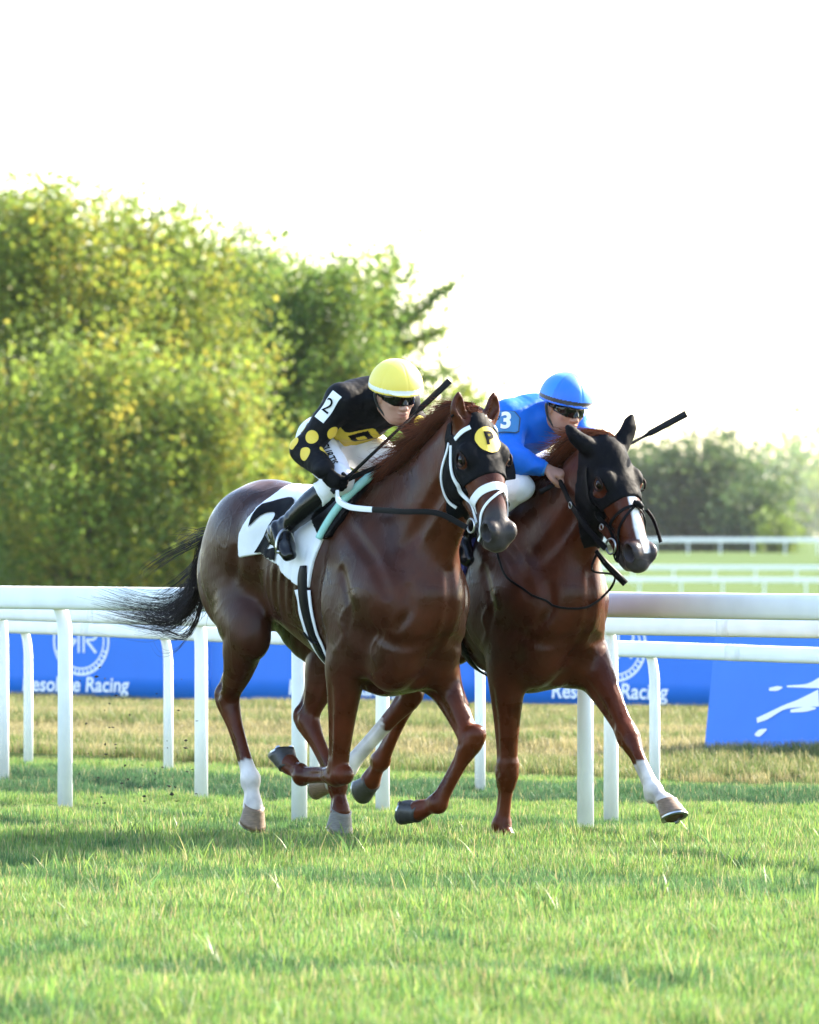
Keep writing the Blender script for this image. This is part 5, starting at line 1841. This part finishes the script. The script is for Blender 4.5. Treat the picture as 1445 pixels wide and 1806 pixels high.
def running_rail(posts, tops, thick, neck, label, post_r):
    """posts: ground points; tops: height of the rail's top at each post; neck: how far the post bends towards the track"""
    root = empty('running_rail', (posts[0].x, posts[0].y, 0)); o0 = Vector((posts[0].x, posts[0].y, 0))
    tag(root, label, 'rail', 'white running rails along the turf')
    d = (posts[-1] - posts[0]); d.z = 0; d.normalize()
    trk = Vector((d.y, -d.x, 0)); trk = trk if trk.y < 0 else -trk       # towards the track
    rl = [p - o0 + trk * neck + Vector((0, 0, t - thick / 2)) for p, t in zip(posts, tops)]
    ext0 = rl[0] - (rl[1] - rl[0]) * 1.0; ext1 = rl[-1] + (rl[-1] - rl[-2]) * 1.0
    fine = catmull([tuple(q) for q in [ext0] + rl + [ext1]], 6)
    rail_mesh('rail', fine, .075, thick, root, pvc)
    fv = [Vector(q) for q in fine]
    for i in range(3, len(fv) - 1, 6) if thick < .12 else ():
        t_ = (fv[i + 1] - fv[i]).normalized()
        rail_mesh('rail_joint', [fv[i] - t_ * .05, fv[i] + t_ * .05], .0775, thick + .0025, root, pvc_joint)
    for p, t in zip(posts, tops):
        g = p - o0
        h = t - thick * .55
        path = [(g.x, g.y, -.12), (g.x, g.y, h * .55)]
        for k in range(1, 8):
            a = k / 7 * math.pi / 2
            path.append((g.x + trk.x * neck * (1 - math.cos(a)), g.y + trk.y * neck * (1 - math.cos(a)), h - .22 + .22 * math.sin(a)))
        MB().tube(path, [post_r * 1.04, post_r] + [post_r * (1 - .10 * k / 7) for k in range(1, 8)], seg=14).build('post', pvc, root)
    return root


def ext(ps, n0=1, n1=1):
    ps = list(ps)
    for _ in range(n0): ps.insert(0, ps[0] * 2 - ps[1])
    for _ in range(n1): ps.append(ps[-1] * 2 - ps[-2])
    return ps


A = ext([gpx(115, 1400), gpx(528, 1420), gpx(1033, 1446)], 2, 2)
running_rail(A, [1.118] * len(A), .125, .085, 'tallest white running rail, nearest to the galloping horses', .040)
B = ext([gpx(5, 1355), gpx(355, 1385), gpx(675, 1405), gpx(1078, 1425)], 1, 2)
running_rail(B, [.985] * len(B), .10, .03, 'middle one of the three white running rails', .037)
C = ext([gpx(50, 1330), gpx(297, 1343), gpx(555, 1358), gpx(847, 1373), gpx(1155, 1380)], 1, 2)
running_rail(C, list(np.interp([p.x for p in C], [-2.43, 1.4, 2.6], [.86, .795, .765])), .092, .06, 'lowest white running rail, just in front of the blue banners', .030)

# ------------------------------------------------------------------ banners
ban_blue = mat('banner_blue', (.013, .155, .64), rough=.55, vary=.03, vary_scale=4, bump=.25, bump_scale=3, bump_dist=.02)
ban_white = mat('banner_print', (.80, .80, .80), rough=.55)
b0, b1 = gpx(40, 1233), gpx(1250, 1250)
b0.z = b1.z = 0
bd = (b1 - b0).normalized()
ang = math.atan2(bd.y, bd.x)


def flat_mesh(name, polys, parent, m, y=-.012):
    """flat print: polygons given as (x, z) loops, laid just proud of the banner's face"""
    V, Fc = [], []
    for poly in polys:
        n0 = len(V)
        V += [(p[0], y, p[1]) for p in poly]
        Fc.append(tuple(range(n0, n0 + len(poly))))
    return mesh_obj(name, V, Fc, m, parent, False)


def bar(x0, z0, x1, z1, w):
    dx, dz = x1 - x0, z1 - z0
    l = math.hypot(dx, dz); nx, nz = -dz / l * w / 2, dx / l * w / 2
    return [(x0 + nx, z0 + nz), (x0 - nx, z0 - nz), (x1 - nx, z1 - nz), (x1 + nx, z1 + nz)]


def arc_bars(cx, cz, r, w, a0, a1, n):
    out = []
    for i in range(n):
        p, q = math.radians(a0 + (a1 - a0) * i / n), math.radians(a0 + (a1 - a0) * (i + 1) / n)
        out.append([(cx + (r - w / 2) * math.cos(p), cz + (r - w / 2) * math.sin(p)), (cx + (r + w / 2) * math.cos(p), cz + (r + w / 2) * math.sin(p)),
                    (cx + (r + w / 2) * math.cos(q), cz + (r + w / 2) * math.sin(q)), (cx + (r - w / 2) * math.cos(q), cz + (r - w / 2) * math.sin(q))])
    return out


def banner(u_mid, label):
    # where the sight line of that pixel column meets the banner line
    k = (u_mid - 722.5) / F_PX
    t = (k * (b0.y + CAM_D) - b0.x) / (bd.x - k * bd.y)
    c = b0 + bd * t
    root = empty('banner', (c.x, c.y, 0), ang)
    tag(root, label, 'banner', 'blue sponsor banners behind the rails')
    tt = [(q * (b0.y + CAM_D) - b0.x) / (bd.x - q * bd.y) for q in ((u_mid - 236.5 - 722.5) / F_PX, (u_mid + 236.5 - 722.5) / F_PX)]
    w, h = tt[1] - tt[0], .735
    root.location = (b0.x + bd.x * (tt[0] + tt[1]) / 2, b0.y + bd.y * (tt[0] + tt[1]) / 2, 0)
    me_v, me_f = [], []
    nx, nz = 18, 4
    for sgn in (-.008, .008):
        for j in range(nz + 1):
            for i in range(nx + 1):
                x = (i / nx - .5) * w; z = .02 + j / nz * h
                me_v.append((x, sgn + .0025 * math.sin(i * 1.9 + u_mid) * (1 if 0 < i < nx else 0), z))
    s_ = (nx + 1) * (nz + 1)
    for j in range(nz):
        for i in range(nx):
            a = j * (nx + 1) + i
            me_f.append((a, a + 1, a + nx + 2, a + nx + 1)); me_f.append((s_ + a + nx + 1, s_ + a + nx + 2, s_ + a + 1, s_ + a))
    for i in range(nx):
        me_f.append((i + 1, i, s_ + i, s_ + i + 1)); a = nz * (nx + 1) + i; me_f.append((a, a + 1, s_ + a + 1, s_ + a))
    for j in range(nz):
        a = j * (nx + 1); me_f.append((a, a + nx + 1, s_ + a + nx + 1, s_ + a)); a += nx; me_f.append((a + nx + 1, a, s_ + a, s_ + a + nx + 1))
    mesh_obj('panel', me_v, me_f, ban_blue, root)
    me = text_mesh('Resolute Racing', .165, bold=.0032, shear=.10)
    xs = [v.co.x for v in me.vertices]; k = 1.12 / (max(xs) - min(xs))
    for v in me.vertices: v.co = (v.co.x * k, -.0125, v.co.y * k * 1.02 + .125)
    wrap_obj('lettering', me, ban_white, root)
    cx, cz = .068, .50
    polys = arc_bars(cx, cz, .285, .020, 0, 360, 48) + arc_bars(cx, cz, .235, .014, 0, 360, 44)
    for i in range(16):
        a = math.radians(200 + i * 140 / 15)
        polys.append(bar(cx + .245 * math.cos(a), cz + .245 * math.sin(a), cx + .275 * math.cos(a), cz + .275 * math.sin(a), .016))
    for s in (-1, 1):
        polys += [bar(cx + s * .026, cz - .10, cx + s * .026, cz + .13, .020), bar(cx + s * .05, cz + .01, cx + s * .155, cz - .10, .024),
                  bar(cx + s * .05, cz + .01, cx + s * .11, cz + .01, .020), bar(cx + s * .05, cz + .125, cx + s * .11, cz + .125, .020)]
        polys += arc_bars(cx + s * .11, cz + .0675, .0575, .020, -90 if s > 0 else 90, 90 if s > 0 else 270, 10)
    flat_mesh('emblem', polys, root, ban_white)
    return root


banner(136 - 474, 'blue banner lettered Resolute Racing at the far left end of the row')
banner(136, 'blue banner lettered Resolute Racing, behind the tail of the left horse')
banner(610, 'blue banner lettered Resolute Racing, behind the legs of the left horse')
banner(1078, 'blue banner lettered Resolute Racing, behind the front legs of the right horse')
banner(1546, 'blue banner lettered Resolute Racing at the far right end of the row')

# nearer banner at the right, with the white running horse
q0, q1 = gpx(1253, 1322), gpx(1445, 1328)
q0.z = q1.z = 0
qd = (q1 - q0).normalized()
root = empty('banner', (q0.x, q0.y, 0), math.atan2(qd.y, qd.x))
tag(root, 'nearer blue banner with a white running horse at the right edge', 'banner', 'blue sponsor banners behind the rails')
m = MB()
m.v = [(0, -.05, 0), (2.6, -.05, 0), (2.6, .02, .80), (.035, .02, .80), (0, -.03, 0), (2.6, -.03, 0), (2.6, .04, .80), (.035, .04, .80)]
m.f = [(0, 1, 2, 3), (7, 6, 5, 4), (0, 4, 5, 1), (3, 2, 6, 7), (0, 3, 7, 4), (1, 5, 6, 2)]
m.build('panel', ban_blue, root, False)
m = MB(); m.box((1.3, -.055, -.012), (2.6, .05, .022)); m.build('base_strip', ban_white, root, False)
KP = 14250 / 52.3                                     # photo pixels per metre there


def qp(u, v):
    x = (u - 1253) / (KP * .667); z = (1324 - v) / KP
    return (x, z)


def limb(pts, ws):
    """a tapering stroke through photo points"""
    P_ = catmull([(*qp(*p), w / KP) for p, w in zip(pts, ws)], 5)
    T_ = np.gradient(P_[:, :2], axis=0); T_ /= np.linalg.norm(T_, axis=1)[:, None]
    n_ = np.stack([-T_[:, 1], T_[:, 0]], 1) * P_[:, 2:3] / 2
    a, b_ = P_[:, :2] + n_, P_[:, :2] - n_
    return [[tuple(a[i]), tuple(b_[i]), tuple(b_[i + 1]), tuple(a[i + 1])] for i in range(len(a) - 1)]


polys = [limb([(1344, 1270), (1362, 1262), (1390, 1246), (1416, 1238), (1450, 1228)], [9, 11, 8, 14, 30])]
polys += [limb([(1362, 1215), (1376, 1213), (1385, 1211)], [5, 8, 2])]
polys += [limb([(1393, 1209), (1430, 1207), (1460, 1200), (1500, 1205), (1560, 1195), (1600, 1170)], [3, 8, 26, 48, 44, 20])]
polys += [limb([(1402, 1252), (1428, 1248), (1446, 1246)], [5, 9, 3])]
polys += [limb([(1342, 1295), (1350, 1292), (1362, 1285)], [3, 12, 3])]
polys += [limb([(1500, 1215), (1540, 1240), (1590, 1235)], [24, 12, 6])]
for stroke in polys:
    o = flat_mesh('horse_emblem_stroke', [[(p[0], p[1]) for p in q] for q in stroke], root, ban_white, 0)
    for v in o.data.vertices: v.co.y = -.055 + .07 * v.co.z / .80


# ------------------------------------------------------------------ far rails across the course
def far_rail(D, u0, u1, du, vt, vb, thick, label, dv=0.0):
    a = px(u0, vb, D)
    root = empty('far_rail', tuple(a)); tag(root, label, 'rail', 'white rails across the infield')
    k = D / F_PX
    hgt = (vb - vt) * k
    n = int((u1 - u0) / du) + 1
    zz = lambda i: -dv * i * k
    rail_mesh('rail', [((i * du) * k, 0, hgt - thick / 2 + zz(i)) for i in range(-1, n + 1)], .10, thick, root, pvc_far)
    pm = MB().box((0, 0, (hgt - thick) / 2 - .3), (.11, .08, hgt - thick + .6))
    me = None
    for i in range(n):
        if me is None:
            o = pm.build('post', pvc_far, root, False); me = o.data
        else:
            o = bpy.data.objects.new('post', me); COL.objects.link(o); o.parent = root
        o.location = (i * du * k, 0, zz(i))
    return root


far_rail(600, 985, 1640, 57.2, 949, 983, .30, 'farthest white rail, in front of the distant trees')
far_rail(475, 972, 1640, 72.2, 997, 1030, .24, 'upper of two white rails across the infield', .12)
far_rail(440, 981, 1640, 73.5, 1018, 1053, .24, 'lower of two white rails across the infield', .25)

# ------------------------------------------------------------------ trees
bark = mat('bark', (.07, .052, .038), rough=.9, vary=.3, vary_scale=4, bump=.6, bump_scale=8, bump_dist=.03)
leaf_m = mat('leaves', (.06, .1, .02), rough=.5, attr=True, trans=.52, spec=.15)


def tree(loc, height, rad, n_clump, per, leaf, cols, label, group, seed, low=.06, name='tree', shape=1.0, spike=.5, boughs=()):
    r = np.random.default_rng(seed)
    root = empty(name, loc); tag(root, label, 'tree', group)
    mb = MB()
    th = height * .80
    tw = np.array([[0, 0, -.3], [r.normal(0, .1), r.normal(0, .1), th * .3], [r.normal(0, .2), r.normal(0, .2), th * .65], [r.normal(0, .3), r.normal(0, .3), th]])
    T = catmull(tw, 4)
    mb.tube(T, [height * .018 * (1 - .85 * i / (len(T) - 1)) for i in range(len(T))], seg=8)
    C, Cd = [], []
    while len(C) < n_clump:
        z = r.uniform(low, 1.0)
        prof = math.sin(math.pi * min(1, (.16 + .84 * z)) ** shape) ** .55 if z < .97 else .3
        a = r.uniform(0, 6.283); q = math.sqrt(r.uniform(.12, 1.0))
        R = rad * prof * q * (1 + .22 * math.sin(3 * a + seed) + .12 * math.sin(5 * a + z * 9))
        p = np.array([R * math.cos(a), R * math.sin(a), z * height])
        C.append(p); Cd.append(np.array([math.cos(a) * .6, math.sin(a) * .6, .8 + .3 * z]))
    for (x0, z0, x1, z1, m_) in boughs:             # long boughs that reach out of the crown
        w = .05
        mb.tube([(x0, 0, z0), ((x0 + x1) / 2, 0, (z0 + z1) / 2 - .1), (x1, 0, z1)], [w, w * .7, w * .25], seg=5)
        for q in range(m_):
            t = .25 + .75 * q / max(1, m_ - 1)
            C.append(np.array([x0 + (x1 - x0) * t, r.normal(0, .15), z0 + (z1 - z0) * t + r.normal(0, .06)]))
            Cd.append(np.array([x1 - x0, 0.1, z1 - z0]))
    n_b = sum(q[4] for q in boughs); n_clump = len(C)
    C = np.array(C); Cd = unit_rows(np.array(Cd))
    for i in range(min(34, n_clump - n_b)):
        e = C[i]; zt = min(th, max(.12 * height, e[2] * .62))
        s = np.array([np.interp(zt, T[:, 2], T[:, 0]), np.interp(zt, T[:, 2], T[:, 1]), zt])
        m = lerp(s, e, .5) + np.array([0, 0, .06 * height * .5])
        w = height * .006
        mb.tube([s, m, e], [w, w * .6, w * .2], seg=5)
    mb.build('trunk', bark, root)
    n = n_clump * per
    ci = np.repeat(np.arange(n_clump), per)
    sp = ((.30 + rad * .022) * r.uniform(.6, 1.5, n_clump) * np.where(np.arange(n_clump) >= n_clump - n_b, .42, 1.0))[ci] * (leaf / .125) ** .7
    off = r.normal(0, 1, (n, 3)) * sp[:, None]
    along = r.normal(0, 1, n) * sp * (1.2 + spike * 2.0)
    Pn = C[ci] + off * np.array([1, 1, .75]) + Cd[ci] * along[:, None]
    Pn[:, 2] = np.maximum(Pn[:, 2], .05)
    ax = unit_rows(r.normal(0, 1, (n, 3)) + np.array([0, 0, .2]))
    bx = unit_rows(np.cross(ax, r.normal(0, 1, (n, 3))))
    sz = leaf * r.uniform(.6, 1.3, n)[:, None]
    V = np.stack([Pn - ax * sz, Pn + bx * sz * .55, Pn + ax * sz, Pn - bx * sz * .55], 1).reshape(-1, 3)
    Q = np.arange(4 * n).reshape(-1, 4)
    cols = np.array(cols)
    pick = r.integers(0, len(cols), n_clump)[ci]
    swap = r.random(n) < .08
    pick = np.where(swap, r.integers(0, len(cols), n), pick)
    c = cols[pick] * r.uniform(.88, 1.12, n)[:, None] * r.uniform(.62, 1.3, n_clump)[ci][:, None]
    fast_mesh('crown', V, Q, leaf_m, root, False, np.repeat(c, 4, 0))
    return root


LG = [(.180, .245, .040), (.20, .265, .042), (.155, .22, .042), (.23, .285, .04), (.165, .23, .05), (.17, .24, .04), (.14, .205, .04), (.31, .31, .04), (.27, .24, .04)]
DG = [(.11, .18, .038), (.12, .195, .04), (.145, .22, .04), (.095, .165, .038), (.17, .235, .04), (.11, .185, .038), (.23, .26, .036)]


FG = [(.050, .085, .034), (.06, .10, .036), (.07, .11, .036), (.045, .08, .034), (.085, .12, .036)]


def tree_at(u, vtop, D, rad, seed, cols, label, group, n_clump=360, per=86, leaf=.098, name='tree', **kw):
    g = terrain(D)
    top = px(u, vtop, D)
    return tree((top.x, top.y, g), top.z - g, rad, n_clump, per, leaf, cols, label, group, seed, name=name, **kw)


TG = 'trees beyond the course on the left'
tree_at(-190, 358, 214, 4.2, 20, LG, 'leafy tree standing just beyond the left edge', TG)
tree_at(60, 373, 211, 4.0, 21, LG, 'tallest broad yellow-green tree at the left edge', TG, 620)
tree_at(262, 406, 214, 3.4, 22, LG, 'yellow-green tree second from the left edge', TG, 520)
tree_at(425, 463, 224, 2.9, 23, DG, 'darker green tree behind the raised croup of the left horse', TG)
tree_at(560, 490, 219, 2.7, 24, DG, 'mid green tree behind the jockey in black and yellow', TG)
tree_at(668, 500, 222, 1.6, 25, DG, 'slender tree with ragged open top right of the tree row', TG, 200, 50, spike=1.0, boughs=((.2, 7.4, 1.95, 8.75, 9), (.2, 6.9, 1.6, 7.5, 7), (.1, 7.6, .25, 9.4, 8), (0, 7.5, -.9, 8.7, 7), (.2, 6.0, 1.5, 6.3, 6), (.2, 4.8, 1.5, 5.0, 6)))
tree_at(828, 705, 222, .85, 26, LG, 'low yellow-green tree between the two jockeys', TG, 90, 60)
tree_at(150, 640, 205, 3.0, 27, LG, 'low bushy tree under the left trees', TG, 200)
tree_at(330, 700, 206, 2.5, 28, LG, 'low bushy tree with yellowing leaves near the tail of the left horse', TG, 180)
for i, (u, vt, D, rad, lab) in enumerate((
        (1105, 835, 705, 3.4, 'left edge tree of the distant round clump'), (1168, 812, 700, 3.6, 'second tree from the left in the distant clump'),
        (1235, 795, 705, 4.6, 'tallest tree of the distant round clump above the far rail'), (1292, 822, 700, 3.8, 'right shoulder tree of the distant clump'),
        (1335, 890, 690, 2.6, 'small tree at the right foot of the distant clump'), (1000, 850, 720, 4.2, 'distant tree behind the head of the right horse'))):
    tree_at(u, vt, D, rad, 40 + i, FG, lab, 'distant trees behind the far rail', 110, 44, .30, low=.02)
tree_at(1378, 930, 660, 1.4, 50, [(.16, .22, .03), (.12, .18, .03)], 'small pale green bush by the far rail', 'distant trees behind the far rail', 40, 40, .2, low=.0)
for i, (u, vt, rad) in enumerate(((1330, 836, 9), (1395, 826, 10), (1470, 832, 10), (1560, 820, 11), (1250, 842, 9), (900, 850, 10), (1080, 846, 10))):
    tree_at(u, vt, 2900 + 60 * (i % 3), rad * 2, 60 + i, DG, ('hazy tree on the skyline, %s' % ('left of the pale gap', 'nearest the right edge', 'at the right edge', 'past the right edge', 'behind the round clump',
            'far behind the jockeys', 'far behind the right horse')[i]), 'hazy trees on the skyline', 70, 34, 1.5, low=.0)

# ------------------------------------------------------------------ turf kicked up behind the left horse
clod_m = mat('clod', (.03, .026, .015), rough=.95)
r = np.random.default_rng(77)
CV, CF = [], []
for i in range(70):
    u, v = r.uniform(130, 350), min(1425, 1150 + 275 * r.beta(3, 1.6))
    c = px(u, v, r.uniform(38.2, 40.5)); s = r.uniform(.0022, .0075) * (1.7 if r.random() < .12 else 1)
    n0 = len(CV)
    st = r.uniform(.6, 2.2)
    for d in ((1, 0, 0), (-1, 0, 0), (0, 1, 0), (0, -1, 0), (0, 0, 1), (0, 0, -1)):
        CV.append(tuple(c[k] + d[k] * s * (st if k == 0 else 1) * r.uniform(.5, 1.2) + r.normal(0, s * .2) for k in range(3)))
    for t in ((0, 2, 4), (2, 1, 4), (1, 3, 4), (3, 0, 4), (2, 0, 5), (1, 2, 5), (3, 1, 5), (0, 3, 5)): CF.append(tuple(n0 + q for q in t))
tag(mesh_obj('flying_turf', CV, CF, clod_m, None, False), 'dark crumbs of turf thrown up behind the left horse', 'turf', kind='stuff')

# ------------------------------------------------------------------ haze
hz = bpy.data.materials.new('haze'); hz.use_nodes = True
nt = hz.node_tree; nt.nodes.clear()
vo = nt.nodes.new('ShaderNodeOutputMaterial'); pv = nt.nodes.new('ShaderNodeVolumePrincipled')
pv.inputs['Color'].default_value = (.92, .95, 1.0, 1)
pv.inputs['Density'].default_value = .000032
pv.inputs['Anisotropy'].default_value = .2
nt.links.new(pv.outputs[0], vo.inputs['Volume'])
m = MB(); m.box((0, 1600, 14.5), (3000, 3400, 36.0))
o = m.build('haze', hz, None, False)
tag(o, 'pale summer haze over the far side of the course', 'haze', kind='stuff')
